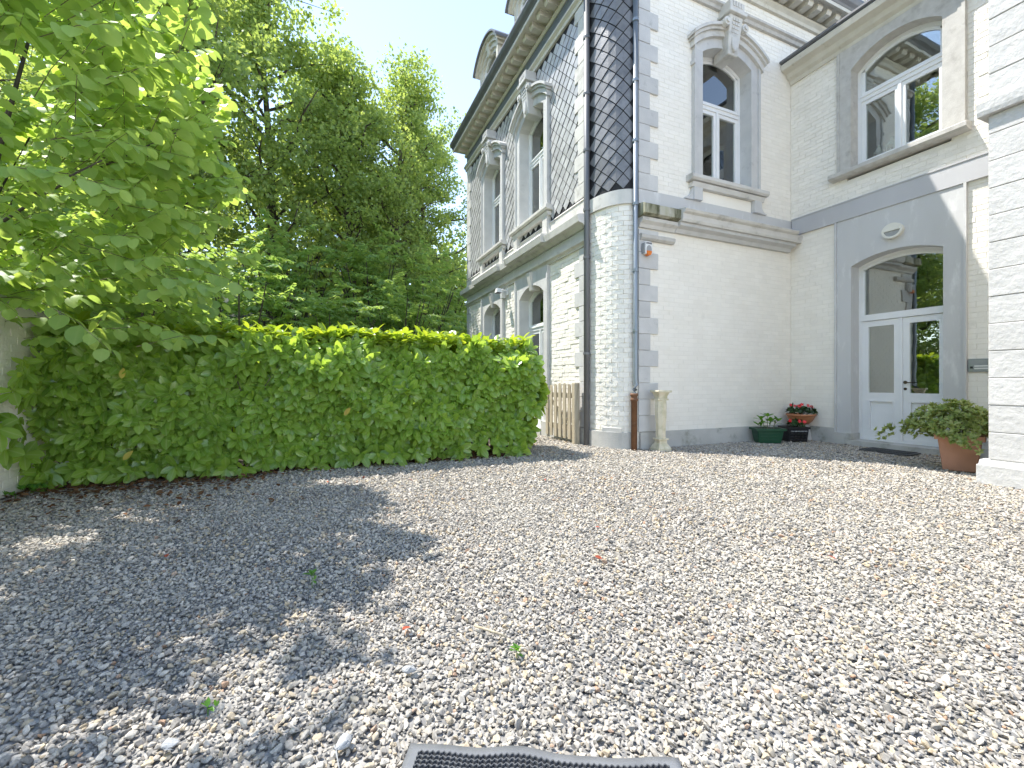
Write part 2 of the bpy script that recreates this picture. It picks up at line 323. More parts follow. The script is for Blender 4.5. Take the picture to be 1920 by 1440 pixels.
def leaves(root, name, mesh_v, mesh_t, M, P, S, mat, singles, stuffname='foliage', visible=None):
    """single leaf objects for the largest-showing ones, the rest joined as one 'stuff' part"""
    D = np.linalg.norm(P - CAMP, axis=1); size = S / D
    if visible is not None: size = size * visible
    order = np.argsort(-size); one = order[:singles]; rest = order[singles:]
    V, T = scatter(mesh_v, mesh_t, M[rest] * S[rest, None, None], P[rest])
    o = link(stuffname, mesh_np(stuffname, V, T, ribs_of(mesh_v, len(rest))), mat, root, True); tag(o, kind='stuff')
    if singles:
        me = mesh_np(name, mesh_v, mesh_t, ribs_of(mesh_v, 1)); me.materials.append(MATS[mat]); me.polygons.foreach_set('use_smooth', [True] * len(me.polygons))
        L = rootloc(root)
        for i in one:
            lf = bpy.data.objects.new(name, me); COL.objects.link(lf); lf.parent = root
            m4 = Matrix.Identity(4)
            for r in range(3):
                for c in range(3): m4[r][c] = float(M[i, r, c] * S[i])
                m4[r][3] = float(P[i, r]) - L[r]
            lf.matrix_basis = m4
    return o

# leaf shapes: base at origin, tip along +y, unit length, upper side +z
def leaf_shape(wid, n, power=1., fold=.18, droop=.25, tipw=0., peak=.5):
    ts = np.linspace(0, 1, n + 1); vs = []; tr = []
    for t in ts:
        u = t ** (math.log(.5) / math.log(peak)); w = wid * math.sin(math.pi * u) ** power if 0 < t < 1 else 0
        z = -droop * t * t
        vs += [(0, t, z), (-w, t, z + fold * w), (w, t, z + fold * w)]
    for i in range(n):
        a = 3 * i; b = a + 3
        if i < n - 1: tr += [(a, a + 1, b + 1), (a, b + 1, b), (a, b, b + 2), (a, b + 2, a + 2)] if i else [(a, b + 1, b), (a, b, b + 2)]
        else: tr += [(a, a + 1, b), (a, b, a + 2)]
    V = np.array(vs); used = sorted({k for t in tr for k in t}); mp = {k: i for i, k in enumerate(used)}
    return V[used], np.array([[mp[k] for k in t] for t in tr])
LAUREL = leaf_shape(.235, 6, .62, .22, .15, peak=.57)
HAZEL = leaf_shape(.40, 5, .6, .16, .28, peak=.52)
SMALL = leaf_shape(.24, 2, 1., .25, .12)
OVAL = leaf_shape(.27, 3, .8, .2, .15)

# wall mappings: A faces -X, B faces -Y, C faces -X (wing), D faces -X (projecting block), W faces +X (garden wall)
XA, YB, XC, XD, XW = 4.36, 5.94, 8.71, 6.75, -2.80
fA = lambda s, d, z: (XA - d, s, z)
fB = lambda s, d, z: (s, YB - d, z)
fC = lambda s, d, z: (XC - d, s, z)
fD = lambda s, d, z: (XD - d, s, z)
fW = lambda s, d, z: (XW + d, s, z)
# rounded corner between A and B: s in metres along a quarter ellipse
EC = (4.83, 6.67); EA, EB = .44, .70; ELEN = .91
def fR(s, d, z):
    a = (s / ELEN) * math.pi / 2                       # 0 at the A end, pi/2 at the B end
    nx, ny = -math.cos(a) / EA, -math.sin(a) / EB; k = math.hypot(nx, ny)
    return (EC[0] - EA * math.cos(a) + d * nx / k, EC[1] - EB * math.sin(a) + d * ny / k, z)

def rects_minus(s0, s1, z0, z1, holes):
    zs = sorted({z0, z1, *[h[2] for h in holes if z0 < h[2] < z1], *[h[3] for h in holes if z0 < h[3] < z1]}); out = []
    for a, b in zip(zs, zs[1:]):
        iv = [(s0, s1)]
        for h in holes:
            if h[2] <= a + 1e-6 and h[3] >= b - 1e-6:
                iv = [q for (p, r) in iv for q in ((p, min(r, h[0])), (max(p, h[1]), r)) if q[1] - q[0] > 1e-4]
        out += [(p, r, a, b) for p, r in iv]
    return out
def slab(f, s0, s1, z0, z1, holes, th, name, mat, parent, d1=-.002):
    m = MB(f)
    for p, r, a, b in rects_minus(s0, s1, z0, z1, holes): m.box(p, r, -th, d1, a, b)
    return m.build(name, mat, parent)

def brick_mesh(name, mat):
    m = MB().box(-.5, .5, -.5, .5, -.5, .5); me_o = m.build(name, mat); me = me_o.data; bpy.data.objects.remove(me_o); return me
def bricks(f, s0, s1, z0, z1, holes, parent, mat, proud=(.002, .006), rough=0., L=.225, H=.077, J=.008, singles=300, name='brick', stuff='brickwork', hvar=0.):
    """courses of separate bricks; the ones showing largest are objects, the rest one stuff part"""
    items = []; k = 0; z = z0
    while z + .02 < z1:
        h = min(H - J, z1 - z); zc = z + h / 2; iv = [(s0, s1)]
        for q in holes:
            if q[2] < zc + h * .4 and q[3] > zc - h * .4:
                iv = [e for (p, r) in iv for e in ((p, min(r, q[0])), (max(p, q[1]), r)) if e[1] - e[0] > .03]
        s = s0 - (L / 2 if k % 2 else 0); pat = 0
        while s < s1:
            w = L * (1 + rng.uniform(-.03, .03)); 
            for p, r in iv:
                a, b = max(p, s), min(r, s + w - J)
                if b - a > .03: items.append((a, b, zc + rng.uniform(-.002, .002), h * (1 - rng.uniform(0, hvar))))
            s += w
        z += H; k += 1
    me = brick_mesh(name, mat); L0 = rootloc(parent)
    def world(it): return np.array(f((it[0] + it[1]) / 2, 0, it[2]))
    W = np.array([world(i) for i in items]); D = np.linalg.norm(W - CAMP, axis=1); A = np.array([(i[1] - i[0]) * i[3] for i in items]) / D ** 2
    F = np.array([math.sin(R_(23.34)), math.cos(R_(23.34))]); Rr = np.array([F[1], -F[0]])
    dp = W[:, :2] @ F; px = 960 + 825 * (W[:, :2] @ Rr) / dp; py = 718 - 825 * (W[:, 2] - 1.1) / dp
    A = A * ((dp > 0) & (px > -20) & (px < 1940) & (py > -20) & (py < 1460))
    order = np.argsort(-A); rest = MB(f)
    for n_, i in enumerate(order):
        a, b, zc, h = items[i]; pd = rng.uniform(*proud); tl = rng.uniform(-rough, rough, 4)
        if n_ < singles and A[i] > 0:
            o = bpy.data.objects.new(name, me); COL.objects.link(o); o.parent = parent
            c = Vector(f((a + b) / 2, (pd - .02) / 2, zc)); xs = (Vector(f(b, 0, zc)) - Vector(f(a, 0, zc))); yd = (Vector(f((a + b) / 2, 1, zc)) - Vector(f((a + b) / 2, 0, zc)))
            w_ = xs.length; m4 = Matrix.Identity(4)
            rt = Matrix.Rotation(rng.uniform(-1, 1) * rough * 2, 3, 'Z') @ Matrix.Rotation(rng.uniform(-1, 1) * rough * 4, 3, 'X')
            ax = [xs.normalized(), yd, Vector((0, 0, 1))]
            ax = [rt @ v for v in ax]
            for c_, (v, sc) in enumerate(zip(ax, (w_, pd + .02, h))):
                for r_ in range(3): m4[r_][c_] = v[r_] * sc
            for r_ in range(3): m4[r_][3] = c[r_] - L0[r_]
            o.matrix_basis = m4
        else:
            z0_, z1_ = zc - h / 2, zc + h / 2
            rest.add([(a, -.02, z0_), (b, -.02, z0_), (b, pd + tl[0], z0_), (a, pd + tl[1], z0_), (a, -.02, z1_), (b, -.02, z1_), (b, pd + tl[2], z1_), (a, pd + tl[3], z1_)],
                     [(2, 3, 7, 6), (4, 5, 6, 7), (0, 3, 2, 1), (1, 2, 6, 5), (3, 0, 4, 7)])
    if rest.fc: tag(rest.build(stuff, mat, parent), kind='stuff')

def slates(f, s0, s1, z0, z1, parent, mat, w, h, holes=(), singles=300, name='slate', d=(.006, .022)):
    """diamond slates hung point down, each a tilted plate"""
    items = []; k = 0; z = z0
    while z < z1 + h / 2:
        s = s0 + (w / 2 if k % 2 else 0)
        while s < s1 + w / 2:
            ok = s0 + w * .2 < s < s1 - w * .2 and z0 + h * .1 < z < z1 - h * .1
            for q in holes:
                if q[0] < s < q[1] and q[2] < z < q[3]: ok = False
            if ok: items.append((s, z))
            s += w
        z += h / 2; k += 1
    W = np.array([f(s, 0, z) for s, z in items]); D = np.linalg.norm(W - CAMP, axis=1); order = np.argsort(D)
    rest = MB(f)
    for n_, i in enumerate(order):
        s, z = items[i]; a, b = w / 2 * .93, h / 2 * .93; j = rng.uniform(-.004, .004, 3)
        a0 = max(s - a, s0); a1 = min(s + a, s1); zt = min(z + b, z1); zb = max(z - b, z0)
        pl = [(s, d[0], zt), (a1, (d[0] + d[1]) / 2 + j[0], z), (s, d[1] + j[1], zb), (a0, (d[0] + d[1]) / 2 + j[2], z)]
        m = MB(f) if n_ < singles else rest
        th = .007; m.add(pl + [(p, q - th, r) for p, q, r in pl], [(0, 1, 2, 3), (7, 6, 5, 4)] + [(i_, 4 + i_, 4 + (i_ + 1) % 4, (i_ + 1) % 4) for i_ in range(4)])
        if n_ < singles: m.build(name, mat, parent)
    if rest.fc: tag(rest.build('slate_field', mat, parent), kind='stuff')

def arc(w, zs, rise, off=0., half=None, n=14):
    """circular arc over an opening of width w; off = radial offset; clipped to |s| <= half"""
    Rr = (w * w / 4 + rise * rise) / (2 * rise); cz = zs + rise - Rr; r = Rr + off; half = half or w / 2
    half = min(half, r * .999)
    return [(x, cz + math.sqrt(r * r - x * x)) for x in np.linspace(-half, half, n + 1)]
def ringpoly(m, w, z0, zs, rise, b, d0, d1, sc):
    """flat frame of bar width b inside an arched opening"""
    o = [(sc + x, z) for x, z in arc(w, zs, rise)]; wi = w - 2 * b
    i_ = [(sc + x, z) for x, z in arc(w, zs, rise, -b, wi / 2)]
    m.strip(i_, o, d0, d1); zl = i_[0][1]
    m.plate([(sc - w / 2, z0), (sc - w / 2 + b, z0), (sc - w / 2 + b, zl), (sc - w / 2, o[0][1])], d0, d1)
    m.plate([(sc + w / 2 - b, z0), (sc + w / 2, z0), (sc + w / 2, o[-1][1]), (sc + w / 2 - b, zl)], d0, d1)
    m.box(sc - w / 2 + b, sc + w / 2 - b, d0, d1, z0, z0 + b)

def window(f, root, sc, z0, zs, rise, zt, w=1.24, dep=.20, door=False, room='room_wall', curt=True, room_d=2.6, sash_bottom=None):
    """white arched casement: frame, two sashes, fanlight; returns the frame part"""
    m = MB(f); ringpoly(m, w, z0, zs, rise, .06, -dep - .07, -dep, sc)
    m.box(sc - w / 2 + .06, sc + w / 2 - .06, -dep - .065, -dep + .012, zt - .05, zt + .06)
    m.box(sc - w / 2 + .06, sc + w / 2 - .06, -dep - .06, -dep + .03, zt + .02, zt + .045)
    fr = m.build('window' if not door else 'glazed_door', 'white_frame', root, bevel=0)
    ft = [(sc + x, z) for x, z in arc(w, zs, rise, -.06, w / 2 - .06)]
    q = MB(f); inn = [(sc + x, z) for x, z in arc(w, zs, rise, -.11, w / 2 - .11)]
    q.strip(inn, [(sc + x, z) for x, z in arc(w, zs, rise, -.062, w / 2 - .11)], -dep - .055, -dep - .01)
    q.box(sc - w / 2 + .062, sc - w / 2 + .11, -dep - .055, -dep - .01, zt + .062, inn[0][1] + .015); q.box(sc + w / 2 - .11, sc + w / 2 - .062, -dep - .055, -dep - .01, zt + .062, inn[0][1] + .015)
    q.box(sc - w / 2 + .11, sc + w / 2 - .11, -dep - .055, -dep - .01, zt + .062, zt + .105)
    q.build('fanlight_sash', 'white_frame', fr)
    MB(f).plate([(sc - w / 2 + .1, zt + .09), (sc + w / 2 - .1, zt + .09)] + [(a, b) for a, b in inn[::-1]], -dep - .036, -dep - .03).build('pane', 'glass', fr)
    zb = z0 + .06
    for k in (-1, 1):
        a, b = sorted((sc + k * .012, sc + k * (w / 2 - .062))); m = MB(f); bw = .062
        kick = .45 if door else 0
        for p in ((a, a + bw, zb + .004, zt - .054), (b - bw, b, zb + .004, zt - .054)): m.box(p[0], p[1], -dep - .055, -dep - .004, p[2], p[3])
        m.box(a + bw, b - bw, -dep - .055, -dep - .004, zb + .004, zb + .075 + kick); m.box(a + bw, b - bw, -dep - .055, -dep - .004, zt - .12, zt - .054)
        m.build('sash', 'white_frame', fr)
        MB(f).box(a + bw - .01, b - bw + .01, -dep - .036, -dep - .03, zb + .06 + kick, zt - .11).build('pane', 'glass', fr)
    MB(f).box(sc - .024, sc + .024, -dep - .002, -dep + .018, zb, zt - .054).build('meeting_stile', 'white_frame', fr)
    # the room behind
    r = MB(f); x0, x1, y0, y1, q0, q1 = sc - 1.05, sc + 1.05, -.31 - room_d, -.31, z0 - .55 if not door else z0 - .02, zs + rise + .12
    r.add([(x0, y0, q0), (x1, y0, q0), (x1, y1, q0), (x0, y1, q0), (x0, y0, q1), (x1, y0, q1), (x1, y1, q1), (x0, y1, q1)],
          [(0, 1, 2, 3), (7, 6, 5, 4), (0, 4, 5, 1), (1, 5, 6, 2), (0, 3, 7, 4)])
    r.build('room', room, root)
    if curt:
        for k in (-1, 1):
            pts = []; nn = 14
            for i in range(nn + 1): pts.append((sc + k * (w / 2 + .12 - .30 * i / nn), -.42 - .03 * math.sin(i * 1.9)))
            c = MB(f)
            for (a, d_), (b, e_) in zip(pts, pts[1:]): c.add([(a, d_, z0 + .02), (b, e_, z0 + .02), (b, e_, zs + .1), (a, d_, zs + .1)], [(0, 1, 2, 3)])
            c.build('curtain', 'curtain', fr)
    return fr

def surround(f, fr, sc, z0, zs, rise, w, jw, mat, d=.05, dep=.27, lip=.03, name='surround', top=None):
    """stone frame round an arched opening with a raised outer lip, reveals included"""
    m = MB(f); zr = [(sc + x, z) for x, z in arc(w, zs, rise)]
    for k in (-1, 1):
        a, b = sorted((sc + k * w / 2, sc + k * (w / 2 + jw - .05))); m.box(a, b, -dep, d, z0, zs)
        a, b = sorted((sc + k * (w / 2 + jw - .05), sc + k * (w / 2 + jw))); m.box(a, b, -.03, d + lip, z0, zs if top is None else top)
    o = [(x, top if top else z) for (x, z) in [(sc + x, z) for x, z in arc(w, zs, rise, jw, w / 2)]]
    m.strip(zr, o, -dep, d)
    for k in (-1, 1):
        a, b = sorted((sc + k * w / 2, sc + k * (w / 2 + jw - .05)))
        zt2 = top if top else o[0][1]
        m.box(a, b, -.03, d, zs, zt2)
        if top is None:
            a, b = sorted((sc + k * (w / 2 + jw - .05), sc + k * (w / 2 + jw))); m.box(a, b, -.03, d + lip, zs, zt2 - .02)
    return m.build(name, mat, fr)

def hood(f, fr, sc, zs, rise, w, jw, mat, half=.93):
    for nm, (o0, o1, d) in enumerate([(jw - .05, jw + .05, .11), (jw + .05, jw + .10, .15), (jw + .10, jw + .15, .19)]):
        m = MB(f); hf = half - .05 + .03 * nm
        i_ = [(sc + x, z) for x, z in arc(w, zs, rise, o0, hf, 18)]; o = [(sc + x, z) for x, z in arc(w, zs, rise, o1 - .002, hf, 18)]
        m.strip(i_, o, -.03, d).build('hood_moulding', mat, fr)
def keystone(f, fr, sc, zc, mat, d=.24, hgt=.72, cap=True, small=False):
    wt, wb = (.17, .12) if not small else (.10, .07)
    m = MB(f); z1 = zc + hgt - .22; z0 = zc - .17
    m.add([(sc - wb, -.18, z0), (sc + wb, -.18, z0), (sc + wb, d - .08, z0), (sc - wb, d - .08, z0), (sc - wt, -.03, z1), (sc + wt, -.03, z1), (sc + wt, d, z1), (sc - wt, d, z1)],
          [(0, 3, 2, 1), (4, 5, 6, 7), (0, 1, 5, 4), (1, 2, 6, 5), (2, 3, 7, 6), (3, 0, 4, 7)])
    k = m.build('keystone', mat, fr, bevel=.012)
    if cap:
        MB(f).box(sc - wt - .05, sc + wt + .05, -.03, d + .05, z1 + .002, z1 + .06).build('keystone_cap', mat, fr, bevel=.008)
        MB(f).box(sc - wt - .01, sc + wt + .01, -.03, d + .02, z1 + .061, z1 + .24).build('keystone_block', mat, fr, bevel=.008)
        for i in range(4): MB(f).box(sc - .11 + i * .065, sc - .11 + i * .065 + .03, d + .018, d + .034, z1 + .13, z1 + .22).build('flute', mat, fr)
        for s_ in (-1, 1):
            v = MB(f); n = 12; cx, cz, r = sc + s_ * (wt + .055), z1 - .16, .075
            v.plate([(cx + r * math.cos(6.2832 * i / n), cz + r * math.sin(6.2832 * i / n)) for i in range(n)], .10, d + .005)
            v.plate([(cx + r * .5 * math.cos(6.2832 * i / n), cz + r * .5 * math.sin(6.2832 * i / n)) for i in range(n)], .10, d + .03)
            v.build('scroll', mat, fr)
        s3 = MB(f)
        for r_ in range(4):
            for c_ in range(3): s3.box(sc - .085 + c_ * .06, sc - .085 + c_ * .06 + .045, d - .055, d + .006 - .012 * (3 - r_), z1 - .30 + r_ * .065, z1 - .30 + r_ * .065 + .05)
        s3.build('carved_scales', mat, fr)
        n = 10; dr = MB(f); dr.plate([(sc - .07, zc + .13), (sc + .07, zc + .13), (sc + .07, zc - .02), (sc + .045, zc - .09), (sc, zc - .13), (sc - .045, zc - .09), (sc - .07, zc - .02)], d - .16, d - .03)
        dr.build('carved_drop', mat, fr, bevel=.01)
    return k
# ------------------------------------------------------------------ ground and hillside
def ground():
    m = MB(); m.add([(-150, -150, -.02), (150, -150, -.02), (150, 150, -.02), (-150, 150, -.02)], [(0, 1, 2, 3)])
    tag(m.build('ground', 'gravel_bed'), kind='structure')
    # the wooded bank rises behind the hedge and the villa
    nx, ny = 40, 30; vs = []; fs = []
    for j in range(ny + 1):
        for i in range(nx + 1):
            x = -34 + i * 1.7; y = 8.6 + j * 1.6
            t = max(0., y - 12.5 - .25 * max(0, x)); z = .01 + .30 * t + .12 * math.sin(x * .7) * min(1, t) + .1 * math.sin(y * .9 + x * .3) * min(1, t)
            vs.append((x, y, z))
    for j in range(ny):
        for i in range(nx):
            a = j * (nx + 1) + i; fs.append((a, a + 1, a + nx + 2, a + nx + 1))
    tag(MB().add(vs, fs).build('hillside', 'hill_soil', smooth=True), kind='structure')
def bank(x, y):
    t = max(0., y - 12.5 - .25 * max(0, x)); return .01 + .30 * t
ground()

def gravel():
    sc = bpy.data.collections.new('gravel_shapes')                  # not linked to the scene: only the source of the stones
    for k in range(12):
        bm = bmesh.new(); p = rng.normal(size=(15, 3)); p = unit(p) * rng.uniform(.78, 1.05, (15, 1)) * np.array([1, rng.uniform(.6, .9), rng.uniform(.42, .68)])
        for q in p: bm.verts.new(q)
        bmesh.ops.convex_hull(bm, input=bm.verts)
        for v in [v for v in bm.verts if not v.link_faces]: bm.verts.remove(v)
        bmesh.ops.bevel(bm, geom=list(bm.edges), offset=.07, segments=1, affect='EDGES', clamp_overlap=True)
        me = bpy.data.meshes.new('gravel_shape'); bm.to_mesh(me); bm.free(); me.materials.append(MATS['gravel_stone'])
        sc.objects.link(bpy.data.objects.new('gravel_shape', me))
    F = np.array([math.sin(R_(23.34)), math.cos(R_(23.34))]); Rr = np.array([F[1], -F[0]])
    P = []; 
    for lo, hi, sp in ((.75, 2.6, .0165), (2.6, 4.6, .0188), (4.6, 11.5, .0225)):
        xs = np.arange(-5, 10, sp); ys = np.arange(-2.5, 9.6, sp); X, Y = np.meshgrid(xs, ys); q = np.stack([X.ravel(), Y.ravel()], 1)
        q = q + rng.uniform(-.5, .5, q.shape) * sp * 1.1
        d = q @ F; l = q @ Rr; ok = (d > lo) & (d <= hi) & (np.abs(l) < 1.22 * d + .35)
        ok &= (q[:, 0] > XW + .02)
        ok &= ~((q[:, 0] > XC - .02)) & ~((q[:, 0] > 4.8) & (q[:, 1] > YB - .03)) & ~((q[:, 0] > XA - .02) & (q[:, 1] > 6.6))
        ok &= ~((q[:, 0] > XD - .02) & (q[:, 1] < 2.42))
        ok &= ~((q[:, 1] > 6.75) & (q[:, 0] < 2.7))                  # under and behind the hedge: soil
        q = q[ok]; P.append(np.column_stack([q, np.full(len(q), sp)]))
    P = np.concatenate(P); n = len(P)
    size = rng.lognormal(0, .32, n).clip(.5, 2.1) * P[:, 2] * .66
    z = -.018 + size * .45 + rng.uniform(-.004, .006, n)
    me = bpy.data.meshes.new('gravel'); me.vertices.add(n); me.vertices.foreach_set('co', np.column_stack([P[:, :2], z]).astype(np.float32).ravel())
    rot = np.column_stack([rng.normal(0, .5, n), rng.normal(0, .5, n), rng.uniform(0, 6.283, n)]).astype(np.float32)
    a = me.attributes.new('srot', 'FLOAT_VECTOR', 'POINT'); a.data.foreach_set('vector', rot.ravel())
    a = me.attributes.new('ssize', 'FLOAT', 'POINT'); a.data.foreach_set('value', size.astype(np.float32))
    a = me.attributes.new('spick', 'INT', 'POINT'); a.data.foreach_set('value', rng.integers(0, 12, n).astype(np.int32))
    o = bpy.data.objects.new('gravel', me); COL.objects.link(o)
    tag(o, 'loose grey and beige crushed stone gravel covering the whole courtyard', 'gravel', kind='stuff')
    ng = bpy.data.node_groups.new('gravel_scatter', 'GeometryNodeTree')
    ng.interface.new_socket('Geometry', in_out='INPUT', socket_type='NodeSocketGeometry'); ng.interface.new_socket('Geometry', in_out='OUTPUT', socket_type='NodeSocketGeometry')
    N = ng.nodes; Lk = ng.links
    gi = N.new('NodeGroupInput'); go = N.new('NodeGroupOutput'); ip = N.new('GeometryNodeInstanceOnPoints'); ci = N.new('GeometryNodeCollectionInfo')
    ci.inputs['Collection'].default_value = sc; ci.inputs['Separate Children'].default_value = True; ci.inputs['Reset Children'].default_value = True
    def att(nm, tp):
        a = N.new('GeometryNodeInputNamedAttribute'); a.data_type = tp; a.inputs['Name'].default_value = nm; return a.outputs['Attribute']
    Lk.new(gi.outputs[0], ip.inputs['Points']); Lk.new(ci.outputs[0], ip.inputs['Instance']); ip.inputs['Pick Instance'].default_value = True
    Lk.new(att('spick', 'INT'), ip.inputs['Instance Index']); Lk.new(att('srot', 'FLOAT_VECTOR'), ip.inputs['Rotation']); Lk.new(att('ssize', 'FLOAT'), ip.inputs['Scale'])
    Lk.new(ip.outputs[0], go.inputs[0])
    o.modifiers.new('scatter', 'NODES').node_group = ng
    print('gravel stones', n)
gravel()

# ------------------------------------------------------------------ villa (facades A and B, rounded corner)
V = empty('villa', (5.0, 6.6, 0), 'white painted brick villa with slate-hung upper wall, grey stone quoins and mansard roof', 'house')
WA = [8.93, 11.40]                                                    # window axes on A
A0, A1 = 6.67, 13.75
hA = [(w - .72, w + .72, 4.70, 7.35) for w in WA] + [(w - .72, w + .72, -.1, 3.40) for w in WA]
wallA = slab(fA, A0, A1, 0, 8.6, hA, .30, 'left_wall', 'mortar_white', V)
BW = 6.89
hB = [(BW - .72, BW + .72, 4.70, 7.35)]
wallB = slab(fB, 4.83, 12.5, 0, 8.6, hB, .30, 'front_wall', 'mortar_white', V)
MB(fA).box(A1 - .3, A1, -8, -.31, 0, 8.6).build('rear_wall', 'white_brick', V)
# rounded corner core
cm = MB(); nn = 16
pts = [fR(ELEN * i / nn, -.003, 0)[:2] for i in range(nn + 1)]; inn_ = [fR(ELEN * i / nn, -.14, 0)[:2] for i in range(nn + 1)]
for i in range(nn):
    q = [pts[i], pts[i + 1], inn_[i + 1], inn_[i]]
    cm.add([(*p, 0) for p in q] + [(*p, 9.0) for p in q], [(3, 2, 1, 0), (4, 5, 6, 7)] + [(k, (k + 1) % 4, 4 + (k + 1) % 4, 4 + k) for k in range(4)])
corner = cm.build('corner_wall', 'mortar_white', V)
def corner_band(name, mat, z0, z1, d, dz=0., s0=0., s1=ELEN):
    m = MB(fR)
    for i in range(nn):
        a, b = s0 + (s1 - s0) * i / nn, s0 + (s1 - s0) * (i + 1) / nn; m.box(a, b, -.03, d, z0, z1)
    return m.build(name, mat, V)
corner_band('corner_stone_band', 'stone_pale', 4.10, 4.34, .035)
corner_band('corner_backing', 'slate_joint', 4.345, 8.9, .001)
corner_band('corner_plinth', 'plinth_stone', -.02, .27, .05)
MB(fR).run(.30, .62, [(0.05, .27), (.045, .34), (-.02, .36), (-.02, .27)]).build('plinth_cap', 'plinth_stone', V)
bricks(fR, .03, ELEN - .02, .30, 4.09, [], corner, 'white_brick_rough', (.001, .007), .006, L=.21, H=.082, singles=300)
slates(fR, 0.0, ELEN, 4.35, 8.3, corner, 'slate', .26, .262, singles=150)

# facade A: ground-floor brick, mouldings, slates
holesA_low = [(w - .86, w + .86, 0, 3.60) for w in WA]
bricks(fA, A0 + .02, A1 - .02, .30, 3.56, holesA_low, wallA, 'white_brick_rough', (.003, .014), .008, singles=300)
m = MB(fA)
for a, b in ((A0, WA[0] - .87), (WA[0] + .87, WA[1] - .87), (WA[1] + .87, A1)): m.box(a, b, -.01, .05, -.02, .29)
m.build('plinth', 'plinth_stone', V)
MB(fA).run(A0, A1 + .05, [(-.01, 3.56), (.04, 3.56), (.05, 3.60), (.10, 3.63), (.10, 3.68), (-.01, 3.69)]).build('lower_moulding', 'stone_pale', V)
MB(fA).box(A0, A1, -.01, .025, 3.692, 3.872).build('frieze_band', 'grey_paint', V)
MB(fA).run(A0 - .02, A1 + .12, [(-.01, 3.875), (.07, 3.875), (.13, 3.93), (.22, 3.95), (.24, 4.07), (.20, 4.09), (-.01, 4.12)]).build('string_course', 'stone_pale', V)
for w in WA:
    MB(fA).run(w - .98, w + .98, [(.19, 3.96), (.285, 3.96), (.315, 4.09), (.29, 4.13), (.03, 4.16), (.03, 4.1)]).build('string_course_break', 'stone_pale', V)
MB(fA).box(A0, A1, -.01, .035, 4.122, 4.40).build('parapet_band', 'stone_pale', V)
MB(fA).run(A0, A1, [(-.01, 4.40), (.05, 4.40), (.035, 4.43), (-.01, 4.45)]).build('band_cap', 'stone_pale', V)
slab(fA, A0 + .02, A1 - .02, 4.45, 8.0, hA, .02, 'slate_backing', 'slate_joint', V, d1=.002)
slates(fA, A0 + .10, A1 - .10, 4.45, 8.0, wallA, 'slate_glare', .262, .262, holes=[(w - .74, w + .74, 4.72, 7.3) for w in WA], singles=300)
# quoins
def quoins(f, edge, dirn, z0, z1, parent, mat, long, short, skip=(), d=.03, hq=.275):
    k = 0; z = z0
    while z < z1 - .05:
        l = long if k % 2 == 0 else short; zt = min(z + hq - .006, z1)
        if not any(a < (z + zt) / 2 < b for a, b in skip):
            a, b = sorted((edge, edge + dirn * (l + rng.uniform(-.006, .006)))); MB(f).box(a, b, -.015, d + rng.uniform(-.002, .003), z, zt).build('quoin', mat, parent, bevel=.004)
        z += hq; k += 1
quoins(fA, A0, 1, .30, 3.55, V, 'stone_grey', .42, .26)
quoins(fA, A0, 1, 4.46, 7.99, V, 'stone_pale', .42, .30)
quoins(fA, A1, -1, .30, 3.55, V, 'stone_grey', .42, .26)
quoins(fA, A1, -1, 4.46, 7.99, V, 'stone_pale', .40, .30)
MB(fA).run(A0 - .1, A1 + .08, [(-.01, 8.0), (.05, 8.0), (.06, 8.06), (.11, 8.10), (.11, 8.14), (-.01, 8.15)]).build('upper_moulding', 'cream_paint', V)
MB(fA).box(A0 - .1, A1, -.01, .03, 8.152, 8.46).build('dark_frieze', 'dark_frieze', V)
MB(fA).run(A0 - .4, A1 + .1, [(-.01, 8.46), (.05, 8.46), (.08, 8.50), (.08, 8.53), (-.01, 8.54)]).build('bed_moulding', 'cream_paint', V)
def cornice(f, s0, s1, parent, step=.335, first=None):
    MB(f).run(s0, s1, [(-.2, 8.66), (.40, 8.66), (.40, 8.63), (.43, 8.63), (.43, 8.70), (-.2, 8.74)]).build('soffit', 'cream_paint', parent)
    MB(f).run(s0, s1, [(.28, 8.742), (.435, 8.702), (.455, 8.74), (.50, 8.79), (.53, 8.86), (.53, 8.90), (.50, 8.90), (.48, 8.82), (.3, 8.82)]).build('gutter', 'lead', parent)
    MB(f).run(s0, s1, [(-.2, 8.745), (.28, 8.745), (.28, 8.90), (-.2, 8.92)]).build('roof_kerb', 'cream_paint', parent)
    s = first if first is not None else s0 + .2
    while s < s1 - .1:
        q = MB(f); q.run(s, s + .14, [(.0, 8.545), (.30, 8.545), (.33, 8.59), (.33, 8.645), (0, 8.645)]); q.box(s - .02, s + .16, 0, .345, 8.646, 8.659)
        q.build('modillion', 'cream_paint', parent); s += step
cornice(fA, 5.4, A1 + .25, V)
